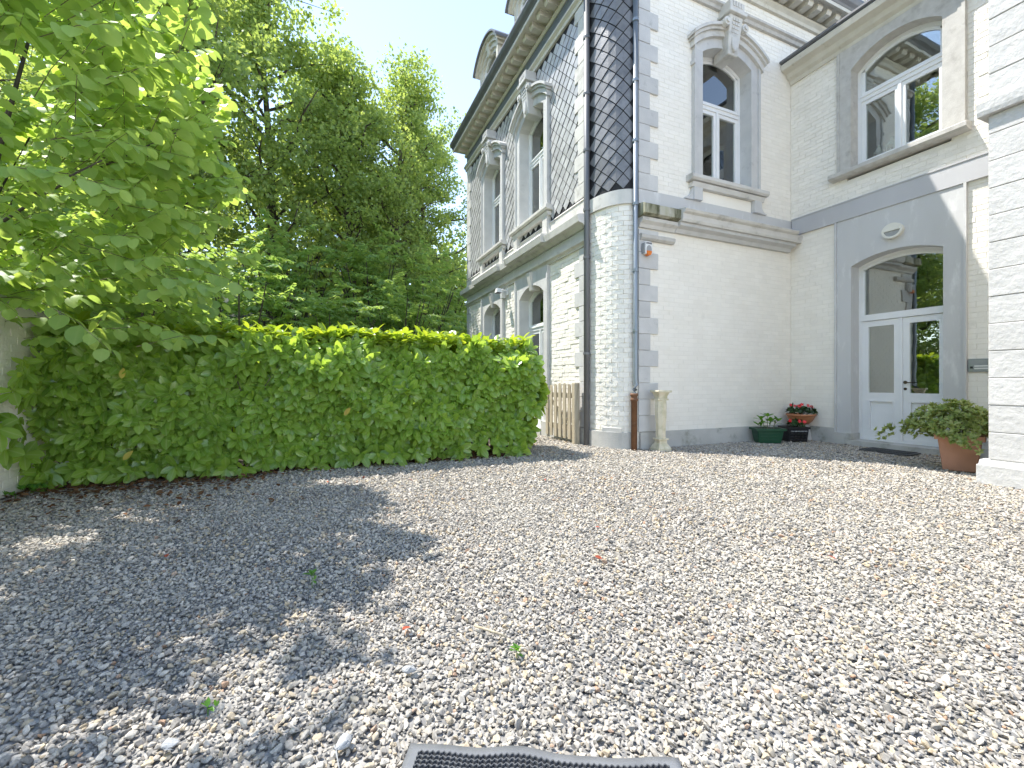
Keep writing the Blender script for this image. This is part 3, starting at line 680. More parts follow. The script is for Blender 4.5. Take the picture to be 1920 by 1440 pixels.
# mansard and dormers over A
def mansard(f, s0, s1, parent, name, holes=()):
    q = MB(f); q.add([(s0, .16, 8.90), (s1, .16, 8.90), (s1, -.75, 11.4), (s0, -.75, 11.4)], [(0, 1, 2, 3)]); q.build(name, 'slate_joint', parent)
    t = MB(f); rows = 12; nx_ = -.91 / rows; nz_ = 2.5 / rows
    for r in range(rows):
        x = s0 + (.13 if r % 2 else 0)
        while x < s1 - .02:
            a, b = x + .006, min(x + .254, s1); zc = 8.9 + (r + .5) * nz_
            if not any(h[0] < (a + b) / 2 < h[1] and h[2] < zc < h[3] for h in holes):
                d0, d1 = .16 + r * nx_ + .030, .16 + (r + 1) * nx_ + .012; z0_, z1_ = 8.9 + r * nz_ - .015, 8.9 + (r + 1) * nz_ - .02
                t.add([(a, d0, z0_), (b, d0, z0_), (b, d1, z1_), (a, d1, z1_), (a, d0 - .014, z0_), (b, d0 - .014, z0_)], [(0, 1, 2, 3), (0, 4, 5, 1)])
            x += .26
    tag(t.build('roof_slates', 'slate_glare', parent), kind='stuff')
    MB(f).box(s0 + .75, s1, -8, -.76, 11.38, 11.46).build('flat_roof', 'lead', parent)
mansard(fA, 6.2, A1 + .1, V, 'mansard_roof', holes=[(w - .75, w + .75, 8.9, 10.7) for w in WA])
def dormer(f, sc, parent):
    w, zs, rise = 1.06, 10.02, .20
    m = MB(f); ringpoly(m, w, 8.95, zs, rise, .07, -.02, .06, sc); m.box(sc - .03, sc + .03, -.01, .07, 9.02, 9.72); m.box(sc - .46, sc + .46, -.01, .065, 9.72, 9.79)
    fr = m.build('dormer_window', 'white_frame', parent)
    a = [(sc + x, z) for x, z in arc(w, zs, rise, -.05, w / 2 - .05)]
    MB(f).plate([(sc - .47, 9.0), (sc + .47, 9.0)] + a[::-1], .015, .021).build('pane', 'glass', fr)
    surround(f, fr, sc, 8.93, zs, rise, w, .17, 'cream_paint', .13, .02, .02)
    k = MB(f); k.box(sc - .68, sc - .60, -.75, .12, 8.93, 10.2); k.box(sc + .60, sc + .68, -.75, .12, 8.93, 10.2); k.build('cheek', 'slate', fr)
    for o0, o1, d, mt, hf in ((.12, .22, .18, 'cream_paint', .76), (.22, .29, .25, 'cream_paint', .84), (.29, .335, .31, 'lead', .90)):
        q = MB(f); q.strip([(sc + x, z) for x, z in arc(w, zs, rise, o0, hf, 16)], [(sc + x, z) for x, z in arc(w, zs, rise, o1 - .002, hf, 16)], -.8, d); q.build('dormer_hood', mt, fr)
    keystone(f, fr, sc, zs + rise + .06, 'cream_paint', .22, .42, cap=False, small=True)
    MB(f).box(sc - .6, sc + .6, -.9, -.86, 8.95, 10.3).build('dormer_back', 'room_wall', fr)
for w in WA: dormer(fA, w, V)
# windows on A
def consoles(f, fr, sc, mat, z0=4.16, z1=4.62, d=.10):
    for k in (-1, 1):
        a, b = sorted((sc + k * .66, sc + k * .86)); m = MB(f); m.box(a, b, -.01, d, z0, z1)
        e = sc + k * .86; cur = [(e + k * .17 * (1 - math.sin(t)), z0 + .02 + .26 * (1 - math.cos(t))) for t in np.linspace(0, math.pi / 2, 7)]
        m.plate([(e, z0)] + [(e + k * .17, z0)] + cur, -.01, d - .03); m.build('console', mat, fr)
def sill(f, fr, sc, mat, half=.97, d=.17, z=4.78):
    MB(f).run(sc - half, sc + half, [(-.27, z - .13), (d - .03, z - .11), (d, z - .08), (d, z - .025), (d - .015, z - .012), (-.05, z), (-.27, z + .01)]).build('sill', mat, fr)
    MB(f).run(sc - half + .06, sc + half - .06, [(-.01, z - .21), (.09, z - .21), (d - .05, z - .132), (-.01, z - .132)]).build('sill_moulding', mat, fr)
for w in WA:
    fr = window(fA, V, w, 4.79, 7.05, .20, 6.28)
    surround(fA, fr, w, 4.79, 7.05, .20, 1.24, .22, 'stone_grey'); hood(fA, fr, w, 7.05, .20, 1.24, .22, 'stone_grey'); keystone(fA, fr, w, 7.25, 'stone_grey')
    sill(fA, fr, w, 'stone_pale'); consoles(fA, fr, w, 'stone_pale', 4.17, 4.57)
    gd = window(fA, V, w, .14, 3.06, .22, 2.36, door=True)
    surround(fA, gd, w, .30, 3.06, .22, 1.24, .22, 'stone_grey', top=3.555)
    for k in (-1, 1):
        a, b = sorted((w + k * .60, w + k * .87)); MB(fA).box(a, b, -.27, .10, -.02, .30).build('plinth_block', 'plinth_stone', gd, bevel=.006)
    MB(fA).box(w - .60, w + .60, -.30, .12, -.02, .135).build('door_step', 'plinth_stone', gd)
    keystone(fA, gd, w, 3.34, 'stone_pale', .13, .45, cap=False, small=True)

# facade B
holesB = [(BW - .84, BW + .84, 4.70, 7.30)]
bricks(fB, 4.86, 8.70, .28, 3.69, [(4.86, 5.08, 0, 9)], wallB, 'white_brick', (.0, .0022), .0008, singles=300)
bricks(fB, 4.86, 8.70, 4.36, 7.93, holesB + [(4.86, 5.08, 0, 9), (BW - .86, BW + .86, 4.3, 4.6)], wallB, 'white_brick', (.0, .002), .0008, singles=0)
bricks(fB, 4.86, 12.4, 8.06, 8.38, [], wallB, 'white_brick', (.0, .002), .0008, singles=0, stuff='frieze_brickwork')
bricks(fB, 8.72, 12.4, 7.35, 7.93, [], wallB, 'white_brick', (.0, .002), .0008, singles=0, stuff='upper_brickwork')
MB(fB).box(4.88, 8.70, -.01, .05, -.02, .27).build('plinth', 'plinth_stone', V)
quoins(fB, 4.86, 1, .28, 3.68, V, 'stone_grey', .41, .24)
quoins(fB, 4.86, 1, 4.36, 7.9, V, 'stone_grey', .41, .24)
# string course: mossy short length, then a projecting length with worn top
MB(fB).run(4.84, 5.62, [(-.01, 3.86), (.14, 3.88), (.20, 3.90), (.20, 4.05), (.17, 4.07), (-.01, 4.10)]).build('mossy_cornice', 'stone_mossy', V)
MB(fB).run(4.86, 5.62, [(-.01, 3.71), (.04, 3.71), (.07, 3.76), (.13, 3.80), (.13, 3.858), (-.01, 3.858)]).build('cornice_moulding', 'stone_pale', V)
MB(fB).run(5.622, 8.52, [(-.01, 3.86), (.22, 3.86), (.24, 3.90), (.24, 3.985), (.29, 4.01), (.31, 4.045), (.28, 4.07), (-.01, 4.11)]).build('string_course', 'stone_pale', V)
MB(fB).run(5.622, 8.60, [(-.01, 3.71), (.06, 3.71), (.09, 3.77), (.18, 3.80), (.18, 3.858), (-.01, 3.858)]).build('string_moulding', 'stone_grey', V)
MB(fB).run(8.522, 8.705, [(-.01, 3.86), (.22, 3.86), (.24, 4.00), (-.01, 4.03)]).build('string_end', 'stone_pale', V)
MB(fB).box(4.86, 8.70, -.01, .03, 4.112, 4.35).build('parapet_band', 'grey_paint', V)
MB(fB).run(4.88, 5.60, [(-.005, 3.50), (.05, 3.50), (.085, 3.53), (.09, 3.58), (.06, 3.60), (-.005, 3.61)]).build('short_moulding', 'stone_warm', V)
fr = window(fB, V, BW, 4.79, 7.05, .20, 6.28, room_d=1.3)
surround(fB, fr, BW, 4.79, 7.05, .20, 1.24, .22, 'stone_grey'); hood(fB, fr, BW, 7.05, .20, 1.24, .22, 'stone_pale'); keystone(fB, fr, BW, 7.25, 'stone_pale')
sill(fB, fr, BW, 'stone_pale'); consoles(fB, fr, BW, 'grey_paint', 4.352, 4.57, .09)
MB(fB).box(BW - .655, BW + .655, -.01, .012, 4.355, 4.565).build('panel_under_sill', 'white_brick', fr)
bx = MB(fB)
for z in (6.75,): bx.box(BW - .87, BW - .835, .0, .10, z, z + .07)
bx.build('shutter_pin', 'stone_grey', fr)
for a, b in ((4.84, 6.0), (6.004, 6.92), (6.924, 7.84), (7.844, 8.76), (8.764, 9.9), (9.904, 12.4)):
    MB(fB).run(a, b, [(-.01, 7.93), (.05, 7.93), (.07, 7.98), (.11, 8.0), (.11, 8.04), (-.01, 8.055)]).build('upper_moulding', 'stone_warm', V)
MB(fB).run(4.5, 12.4, [(-.01, 8.38), (.05, 8.38), (.06, 8.44), (.10, 8.48), (.10, 8.53), (-.01, 8.54)]).build('bed_moulding', 'cream_paint', V)
cornice(fB, 3.9, 12.4, V, step=.285, first=4.2)
mansard(fB, 4.8, 12.4, V, 'front_mansard', holes=[(9.55, 11.05, 8.9, 10.7)])
dormer(fB, 10.3, V)

# downpipes
def pipe(root, pts, r, mat, name='downpipe', clips=()):
    o = MB().tube(pts, r, 12).build(name, mat, root, True)
    for z in clips:
        x, y = pts[0][0], pts[0][1]
        MB().lathe([(r + .001, z), (r + .012, z), (r + .012, z + .045), (r + .001, z + .045)], (x, y), 14).build('pipe_clip', mat, o)
    return o
pA = fR(.015, .075, 0); pipe(V, [(pA[0], pA[1], 8.7), (pA[0], pA[1], .0)], .052, 'lead', clips=(1.6, 3.3, 4.15, 5.2, 6.2, 7.2))
pB = fR(ELEN - .05, .075, 0)
pipe(V, [(pB[0], pB[1], 8.7), (pB[0], pB[1], 1.12), (pB[0] - .005, pB[1], 1.06), (pB[0] - .035, pB[1] - .02, .99), (pB[0] - .05, pB[1] - .025, .93), (pB[0] - .05, pB[1] - .025, .88)], .042, 'zinc', clips=(1.95, 2.95, 4.05, 5.1, 6.1, 7.1))
ip_ = MB().lathe([(.05, 0), (.05, .80), (.062, .80), (.062, .84), (.052, .85), (.052, .88), (.064, .89), (.064, .93), (.045, .93)], (pB[0] - .05, pB[1] - .025), 16).build('iron_downpipe', 'rust_iron', V, True)
ip_['label'] = 'rusty brown cast iron foot of the zinc downpipe'

# ------------------------------------------------------------------ entrance wing (C)
Wg = empty('entrance_wing', (9.5, 4.2, 0), 'white painted brick entrance wing with grey painted double door surround and arched window above', 'house')
DC = 4.185
hC = [(DC - .72, DC + .72, 4.75, 7.02), (DC - .72, DC + .72, -.1, 3.42)]
wallC = slab(fC, 1.4, YB, 0, 7.15, hC, .30, 'wing_wall', 'mortar_white', Wg)
hb = [(DC - .86, DC + .86, 4.70, 7.2), (DC - .87, DC + .88, 0, 4.06)]
bricks(fC, 1.5, YB - .004, .28, 4.04, hb, wallC, 'white_brick', (.0005, .0045), .002, singles=300)
bricks(fC, 1.5, YB - .004, 4.37, 7.10, hb, wallC, 'white_brick_rough', (.001, .008), .005, singles=300)
MB(fC).box(1.5, YB - .05, -.01, .050, 4.042, 4.355).build('wing_band', 'grey_band', Wg)
MB(fC).box(1.5, YB - .05, -.01, .062, 4.3555, 4.375).build('band_lip', 'grey_band', Wg)
MB(fC).box(5.07, YB - .055, -.01, .05, -.02, .27).build('plinth', 'plinth_stone', Wg)
MB(fC).box(1.5, 3.30, -.01, .05, -.02, .27).build('plinth', 'plinth_stone', Wg)
MB(fC).run(0.5, YB - .01, [(-.2, 7.10), (.04, 7.10), (.06, 7.16), (.13, 7.20), (.17, 7.27), (.30, 7.31), (.33, 7.40), (.30, 7.43), (-.2, 7.45)]).build('wing_cornice', 'cream_paint', Wg)
MB(fC).run(0.5, YB - .005, [(-3.5, 7.452), (.31, 7.435), (.35, 7.455), (.35, 7.49), (-3.5, 7.50)]).build('wing_gutter', 'lead', Wg)
MB(fC).box(-2, 0.5, -3, 0, 0, 7.1).build('wing_side', 'white_brick', Wg)
# upper window
fr = window(fC, Wg, DC, 4.93, 6.68, .24, 6.17, w=1.26, curt=False, room='hall_wall', dep=.16)
surround(fC, fr, DC, 4.93, 6.68, .24, 1.26, .23, 'stone_warm', top=7.10, lip=.012)
MB(fC).run(DC - .95, DC + .95, [(-.25, 4.78), (.13, 4.80), (.17, 4.83), (.17, 4.89), (.15, 4.905), (-.05, 4.93), (-.25, 4.93)]).build('sill', 'stone_warm', fr)
MB(fC).box(DC - .90, DC - .858, .0, .075, 4.94, 7.09).build('outer_strip', 'stone_warm', fr)
# lanterns standing inside on the sill
def lantern(s, d, h, which):
    L = empty('lantern', fC(s, d, 4.99), which + ' white metal lantern inside the entrance wing upper window', 'lantern', 'lanterns behind the wing window'); z = 4.99
    q = MB(fC); a = .055
    for i in (-1, 1):
        for j in (-1, 1): q.box(s + i * a - .006, s + i * a + .006, d + j * a - .006, d + j * a + .006, z, z + h)
    q.box(s - a - .012, s + a + .012, d - a - .012, d + a + .012, z, z + .02); q.build('frame', 'white_frame', L)
    MB(fC).taper((s - a - .012, s + a + .012, d - a - .012, d + a + .012), (s - .02, s + .02, d - .02, d + .02), z + h, z + h + .10).build('roof', 'white_frame', L)
    x, y, _ = fC(s, d, 0); MB().lathe([(.008, z + h + .10), (.026, z + h + .12), (.008, z + h + .15)], (x, y), 8).build('ring', 'white_frame', L)
    MB().lathe([(.03, z + .02), (.03, z + .11), (.005, z + .115)], (x, y), 10).build('candle', 'lamp_white', L)
# inner window board carries them
MB(fC).box(DC - .95, DC + .95, -.60, -.27, 4.95, 4.985).build('window_board', 'white_frame', fr)
lantern(4.60, -.40, .20, 'shorter'); lantern(4.42, -.42, .26, 'taller')
for s, k_, wh in ((3.92, 1.15, 'larger'), (3.70, .85, 'smaller')):
    x, y, _ = fC(s, -.42, 0)
    tag(MB().lathe([(r_ * k_, 4.987 + (z_ - 4.987) * k_) for r_, z_ in ((.04, 4.987), (.08, 5.0), (.11, 5.03), (.105, 5.035), (.07, 5.01), (.01, 5.0))], (x, y), 16).build('bowl', 'steel', None, True), wh + ' shallow dish on the board inside the entrance wing upper window', 'bowl', 'dishes behind the wing window')

# entrance door
m = MB(fC); Z0, ZS, RI = .0, 3.18, .14
for k in (-1, 1):
    a, b = sorted((DC + k * .635, DC + k * .87)); m.box(a, b, -.28, .030, .0, ZS)
    a, b = sorted((DC + k * .872, DC + k * .905)); m.box(a, b, -.02, .052, .0, 4.04)
zr = [(DC + x, z) for x, z in arc(1.27, ZS, RI)]
m.strip(zr, [(x, 4.04) for x, z in zr], -.28, .030)
for k in (-1, 1):
    a, b = sorted((DC + k * .635, DC + k * .87)); m.box(a, b, -.02, .030, ZS, 4.04)
m.build('door_surround', 'grey_paint', Wg)
for k in (-1, 1):
    a, b = sorted((DC + k * .62, DC + k * .92)); MB(fC).box(a, b, -.25, .075, -.02, .20).build('surround_foot', 'plinth_stone', Wg)
MB(fC).box(DC - .70, DC + .70, -.30, .10, -.02, .085).build('threshold', 'plinth_stone', Wg)
dd = .20; zt = 2.20
m = MB(fC); ringpoly(m, 1.268, .088, ZS, RI, .045, -dd - .08, -dd, DC); m.box(DC - .59, DC + .59, -dd - .075, -dd + .01, zt, zt + .11)
fan = m.build('door_frame', 'white_frame', Wg)
inn = [(DC + x, z) for x, z in arc(1.268, ZS, RI, -.045, .589)]
MB(fC).plate([(DC - .588, zt + .10), (DC + .588, zt + .10)] + inn[::-1], -dd - .045, -dd - .038).build('pane', 'glass', fan)
m = MB(fC); m.strip([(x, z - .05) for x, z in inn], [(x, z - .002) for x, z in inn], -dd - .06, -dd - .012); m.box(DC - .588, DC - .55, -dd - .06, -dd - .012, zt + .112, inn[0][1] - .05); m.box(DC + .55, DC + .588, -dd - .06, -dd - .012, zt + .112, inn[-1][1] - .05)
m.build('fanlight_sash', 'white_frame', fan)
for k in (-1, 1):                                                       # k=+1 is the leaf nearer the corner (no handle)
    a, b = sorted((DC + k * .008, DC + k * .588)); z0 = .135; z1 = zt - .006; e0, e1 = -dd - .065, -dd - .012; bw = .10
    m = MB(fC); m.box(a, a + bw, e0, e1, z0, z1); m.box(b - bw, b, e0, e1, z0, z1)
    m.box(a + bw, b - bw, e0, e1, z0, z0 + .11); m.box(a + bw, b - bw, e0, e1, z1 - .10, z1); m.box(a + bw, b - bw, e0, e1, .80, .93)
    lf = m.build('door_leaf', 'white_frame', Wg)
    MB(fC).box(a + bw - .01, b - bw + .01, e0 + .02, e0 + .027, .925, z1 - .095).build('pane', 'glass', lf)
    p = MB(fC); p.box(a + bw - .01, b - bw + .01, e0 + .012, e0 + .03, z0 + .10, .81)
    for q in ((a + bw, b - bw, .775, .80), (a + bw, b - bw, z0 + .11, z0 + .135)): p.box(q[0], q[1], e0 + .03, e1 + .012, q[2], q[3])
    for q in ((a + bw, a + bw + .025), (b - bw - .025, b - bw)): p.box(q[0], q[1], e0 + .03, e1 + .012, z0 + .136, .774)
    p.build('panel', 'white_frame', lf)
    if k == -1:
        hs = b - .045
        for zz, r in ((1.11, .027), (1.00, .022)):
            n = 14; MB(fC).plate([(hs + r * math.cos(6.2832 * i / n), zz + r * math.sin(6.2832 * i / n)) for i in range(n)], e1, e1 + .012).build('rosette', 'brass_dark', lf)
        MB(fC).tube([(hs, e1 + .01, 1.11), (hs, e1 + .05, 1.11), (hs - .03, e1 + .055, 1.11), (hs - .07, e1 + .05, 1.105), (hs - .12, e1 + .045, 1.115)], [.009, .009, .009, .008, .007], 8).build('handle', 'brass_dark', lf, True)
MB(fC).box(DC - .02, DC + .02, -dd - .012, -dd + .012, .135, zt - .006).build('meeting_stile', 'white_frame', Wg)
# hall behind the door
r = MB(fC); x0, x1, y0, y1, q0, q1 = 2.2, 5.6, -4.2, -.31, .06, 3.6
r.add([(x0, y0, q0), (x1, y0, q0), (x1, y1, q0), (x0, y1, q0), (x0, y0, q1), (x1, y0, q1), (x1, y1, q1), (x0, y1, q1)], [(0, 1, 2, 3), (7, 6, 5, 4), (0, 4, 5, 1), (1, 5, 6, 2), (0, 3, 7, 4)])
r.build('hall', 'hall_wall', Wg)
st = MB(fC); st.add([(4.5, -2.6, 3.5), (4.5, -1.2, 3.5), (2.3, -1.2, 2.0), (2.3, -2.6, 2.0), (4.5, -2.6, 3.59), (4.5, -1.2, 3.59), (2.3, -1.2, 2.15), (2.3, -2.6, 2.15)], [(0, 1, 2, 3), (4, 5, 6, 7), (0, 1, 5, 4), (1, 2, 6, 5), (2, 3, 7, 6), (3, 0, 4, 7)])
st.build('stair_soffit', 'white_frame', Wg)
rl = MB(fC); rl.tube([(4.5, -2.0, .75), (2.4, -2.0, 2.0)], .022, 8)
for i in range(7): s = 4.4 - i * .3; rl.tube([(s, -2.0, .06), (s, -2.0, .80 + .595 * (4.4 - s))], .008, 6)
rl.build('stair_rail', 'dark_metal', Wg)

# ------------------------------------------------------------------ projecting block (D)
Dg = empty('stone_block_wing', (7.6, 1.0, 0), 'whitewashed pitted stone corner of a house beside the terracotta pot', 'house')
DY = 2.376
MB(fD).box(-2.5, DY - .012, -2.2, -.012, 0, 8.6).build('core_wall', 'block_white', Dg)
k = 0; z = .26
while z < 8.4:
    if not (4.03 < z + .15 < 4.2) :
        zt_ = min(z + .298, 4.04) if z < 4.04 else z + .298
        l1 = 1.15 if k % 2 else .75; a = DY
        for j, ln in enumerate((l1, .9, .9)):
            MB(fD).box(a - ln + .006, a, -.30, rng.uniform(-.003, .004), z + .003, zt_ - .003).build('stone', 'block_white', Dg, bevel=.006); a -= ln
    z = zt_ if z < 4.04 else z + .30
    if 4.03 < z < 4.1: z = 4.20
    k += 1
MB(fD).run(-2.5, DY + .07, [(-.1, 4.045), (.06, 4.045), (.07, 4.09), (.075, 4.18), (.0, 4.20), (-.1, 4.20)]).build('stone_band', 'block_white', Dg)
MB(fD).box(DY + .0, DY + .07, -2.2, -.1, 4.046, 4.199).build('band_return', 'block_white', Dg)
MB(fD).box(-2.5, DY + .075, -2.2, .07, -.02, .20).build('plinth', 'block_white', Dg, bevel=.006)
MB(fD).run(-2.5, DY + .06, [(-.1, .203), (.055, .203), (.03, .25), (-.1, .255)]).build('plinth_cap', 'block_white', Dg)

# ------------------------------------------------------------------ garden wall (W) at the left
Gw = empty('garden_wall', (XW - .15, 5.0, 0), 'white painted brick garden wall under the hazel at the end of the hedge', 'wall')
slab(fW, .5, 6.78, 0, 1.86, [], .30, 'wall_core', 'mortar_white', Gw)
bricks(fW, .5, 6.78, .02, 1.86, [], Gw, 'white_brick_rough', (.001, .006), .003, singles=160)
MB(fW).box(.5, 6.80, -.34, .04, 1.862, 1.93).build('coping', 'concrete_pale', Gw)
MB(lambda s, d, z: (XW - .006 - s, 6.78 + d, z)).box(0, .29, -.004, .006, .02, 1.86).build('wall_end', 'white_brick', Gw)
# ------------------------------------------------------------------ fittings on the walls
def wall_lamp():
    s, z = 4.175, 3.61; L = empty('wall_lamp', fC(s, .03, z), 'oval cream wall lamp with half hooded glass above the entrance door', 'lamp'); n = 28
    def ell(rx, rz, a0=0, a1=6.28319): return [(s + rx * math.cos(a), z + rz * math.sin(a)) for a in np.linspace(a0, a1, n, endpoint=a1 < 6.28)]
    MB(fC).plate(ell(.145, .125), .031, .075).build('base', 'lamp_white', L)
    m = MB(fC); m.strip(ell(.112, .094) + ell(.112, .094)[:1], ell(.144, .124) + ell(.144, .124)[:1], .0755, .105); m.build('rim', 'lamp_white', L)
    MB(fC).plate([(s + .112 * math.cos(a), z + .094 * math.sin(a)) for a in np.linspace(math.pi, 2 * math.pi, 16)], .076, .092).build('glass_bowl', 'lamp_glass', L)
    MB(fC).plate([(s + .113 * math.cos(a), z + .095 * math.sin(a)) for a in np.linspace(0, math.pi, 16)], .076, .112).build('hood', 'lamp_white', L)
wall_lamp()
def siren():
    s, z0, z1 = 5.00, 3.20, 3.46; L = empty('alarm_siren', fB(s, .03, z0), 'white alarm siren box with orange lens on the stone quoins', 'alarm')
    MB(fB).plate([(s - .075, z0 + .05), (s + .075, z0 + .05), (s + .085, z0 + .14), (s + .075, z1), (s - .075, z1), (s - .085, z0 + .14)], .034, .115).build('housing', 'plastic_white', L, bevel=.012)
    MB(fB).plate([(s - .088, z0 + .06), (s - .078, z0 + .06), (s - .07, z1 - .01), (s - .092, z1 - .03), (s - .10, z0 + .15)], .03, .112).build('side_grille', 'plastic_grey', L)
    n = 14; MB(fB).plate([(s + .052 * math.cos(a), z0 + .12 + .075 * math.sin(a)) for a in np.linspace(0, 6.2832, n, endpoint=False)], .114, .121).build('oval_recess', 'plastic_grey', L)
    MB(fB).plate([(s + .05 * math.cos(a), z0 + .085 + .062 * math.sin(a)) for a in np.linspace(math.pi, 2 * math.pi, 10)] + [(s + .05, z0 + .10), (s - .05, z0 + .10)], .06, .128).build('orange_lens', 'orange_lens', L)
    # maker's mark: four dark block letters on the upper front
    q = MB(fB); x = s - .058; zz = z1 - .045; h = .026
    def bar(a, b, c, d_): q.box(x + a, x + b, .115, .1175, zz + c, zz + d_)
    for ch in range(4):
        bar(0, .008, 0, h); bar(.016, .024, 0, h)
        if ch == 0: bar(.008, .016, 0, .008)
        if ch == 1: bar(.008, .016, h - .008, h); bar(.008, .016, .009, .014)
        if ch == 2: bar(.008, .016, .010, .016)
        if ch == 3: bar(.008, .016, 0, .007); bar(.008, .016, h - .007, h)
        x += .030
    q.build('printed_mark', 'black_ink', L)
siren()
def intercom():
    L = empty('intercom_panel', fC(3.18, 0, 1.33), 'flat grey metal intercom panel on the brick beside the entrance door', 'intercom')
    MB(fC).box(3.02, 3.27, .006, .032, 1.26, 1.45).build('plate', 'steel', L, bevel=.004)
    q = MB(fC)
    for z in (1.30, 1.335): q.box(3.06, 3.20, .0325, .036, z, z + .018)
    q.build('name_strip', 'plastic_white', L); MB(fC).box(3.215, 3.245, .0325, .038, 1.31, 1.34).build('button', 'dark_metal', L)
    MB(fC).box(3.06, 3.24, .0325, .035, 1.38, 1.42).build('speaker_slots', 'plastic_grey', L)
intercom()
def spot():
    s, z = 10.35, 3.40; L = empty('security_lamp', fA(s, .02, z), 'white security floodlight on a bracket between the ground floor glazed doors', 'lamp')
    MB(fA).box(s - .05, s + .05, .015, .06, z - .06, z + .10).build('wall_plate', 'plastic_white', L)
    MB(fA).tube([(s, .05, z + .04), (s, .16, z + .06), (s, .26, z + .02)], .022, 8).build('arm', 'plastic_white', L, True)
    MB(fA).taper((s - .09, s + .09, .20, .34), (s - .06, s + .06, .22, .32), z - .02, z + .09).build('lamp_head', 'plastic_white', L)
    MB(fA).box(s - .07, s + .07, .215, .325, z - .035, z - .021).build('lens', 'dark_metal', L)
    MB(fA).box(s + .12, s + .22, .015, .13, z - .12, z + .06).build('sensor', 'plastic_white', L, bevel=.01)
spot()

# ------------------------------------------------------------------ gate, posts
def gate():
    G = empty('picket_gate', (4.22, 6.95, 0), 'low weathered wooden picket gate standing open against the villa wall', 'gate')
    gx = 4.20; y0, y1 = 6.97, 7.93
    f = lambda s, d, z: (gx - d + .0 * s, s, z)
    for i, s in enumerate(np.linspace(y0 + .03, y1 - .06, 6)):
        h = 1.05 + .02 * math.sin(i); q = MB(f); q.box(s - .045, s + .045, .022, .042, .07, h); q.plate([(s - .045, h), (s + .045, h), (s + .02, h + .03), (s - .02, h + .03)], .022, .042)
        q.build('picket', 'wood_gate', G)
    for z in (.22, .82): MB(f).box(y0 - .02, y1, -.02, .021, z, z + .09).build('rail', 'wood_gate', G)
    b = MB(f); b.add([(y0, -.02, .31), (y0 + .09, -.02, .31), (y1 - .05, -.02, .815), (y1 - .14, -.02, .815), (y0, .02, .31), (y0 + .09, .02, .31), (y1 - .05, .02, .815), (y1 - .14, .02, .815)], [(3, 2, 1, 0), (4, 5, 6, 7), (0, 1, 5, 4), (1, 2, 6, 5), (2, 3, 7, 6), (3, 0, 4, 7)])
    b.build('brace', 'wood_gate', G)
    P = empty('gate_post', (4.24, 6.86, 0), 'square wooden gate post against the villa corner', 'post')
    MB().box(4.16, 4.265, 6.80, 6.905, -.05, 1.10).build('post', 'wood_gate', P, bevel=.006)
    h = MB(); h.box(4.20, 4.23, 6.906, 6.965, .25, .29); h.box(4.20, 4.23, 6.906, 6.965, .85, .89); h.build('hinge', 'dark_metal', P)
    P = empty('gate_post', (3.35, 7.05, 0), 'square wooden gate post half hidden by the end of the laurel hedge', 'post')
    MB().box(3.28, 3.38, 7.0, 7.10, -.05, 1.02).build('post', 'wood_gate', P, bevel=.006)
    MB().box(3.30, 3.36, 6.97, 6.999, .55, .68).build('latch', 'dark_metal', P)
gate()

# ------------------------------------------------------------------ pots, pedestal, mats
def pedestal():
    P = empty('stone_pedestal', (5.10, 5.66, 0), 'slender cream stone pedestal column with wide square top in front of the quoins', 'pedestal'); c = (5.10, 5.66)
    def sq(prof, n=4, a0=R_(45) - R_(8)): return MB().lathe([(r * 1.414, z) for r, z in prof], c, n, a0)
    sq([(.118, -.02), (.118, .035), (.105, .06), (.082, .10), (.075, .115)]).build('base', 'limestone', P)
    sq([(.071, .1155), (.071, .17)]).build('foot', 'limestone', P)
    sq([(.085, .1705), (.09, .185), (.085, .20)]).build('lower_ring', 'limestone', P)
    MB().lathe([(.083, .2005), (.082, .40), (.094, .55), (.098, .66), (.092, .815)], c, 8, R_(22.5)).build('shaft', 'limestone', P)
    sq([(.085, .8155), (.088, .83), (.085, .845)]).build('neck_ring', 'limestone', P)
    sq([(.072, .8455), (.075, .89), (.092, .93), (.100, .945)]).build('capital', 'limestone', P)
    sq([(.120, .9455), (.124, .955), (.124, .975), (.120, .982)]).build('top_slab', 'limestone', P)
pedestal()

def plant(root, pts_dirs, shape, size, mat, singles=0, stuffname='foliage', spread=1.):
    """small rosettes of leaves at (point, direction) tips"""
    M, P, S = [], [], []
    for (p, d, n, sz) in pts_dirs:
        d = unit(np.array(d, float)); a = np.cross(d, [0.3, .9, .2]); a = unit(a); b = np.cross(d, a)
        for k in range(n):
            th = 2.4 * k + rng.uniform(-.3, .3); rd = a * math.cos(th) + b * math.sin(th); tl = rng.uniform(.5, 1.25) * spread
            fw = d * math.cos(tl) + rd * math.sin(tl); nr = d * math.sin(tl) - rd * math.cos(tl) + rng.normal(0, .12, 3)
            M.append(axes(fw, -np.sign(np.dot(nr, d) + 1e-6) * 0 + nr)); P.append(np.array(p) + rng.normal(0, .004, 3)); S.append(sz * rng.uniform(.75, 1.2))
    M, P, S = np.array(M), np.array(P), np.array(S)
    return leaves(root, 'leaf', shape[0], shape[1], M, P, S * size, mat, min(singles, len(S) - 1), stuffname)

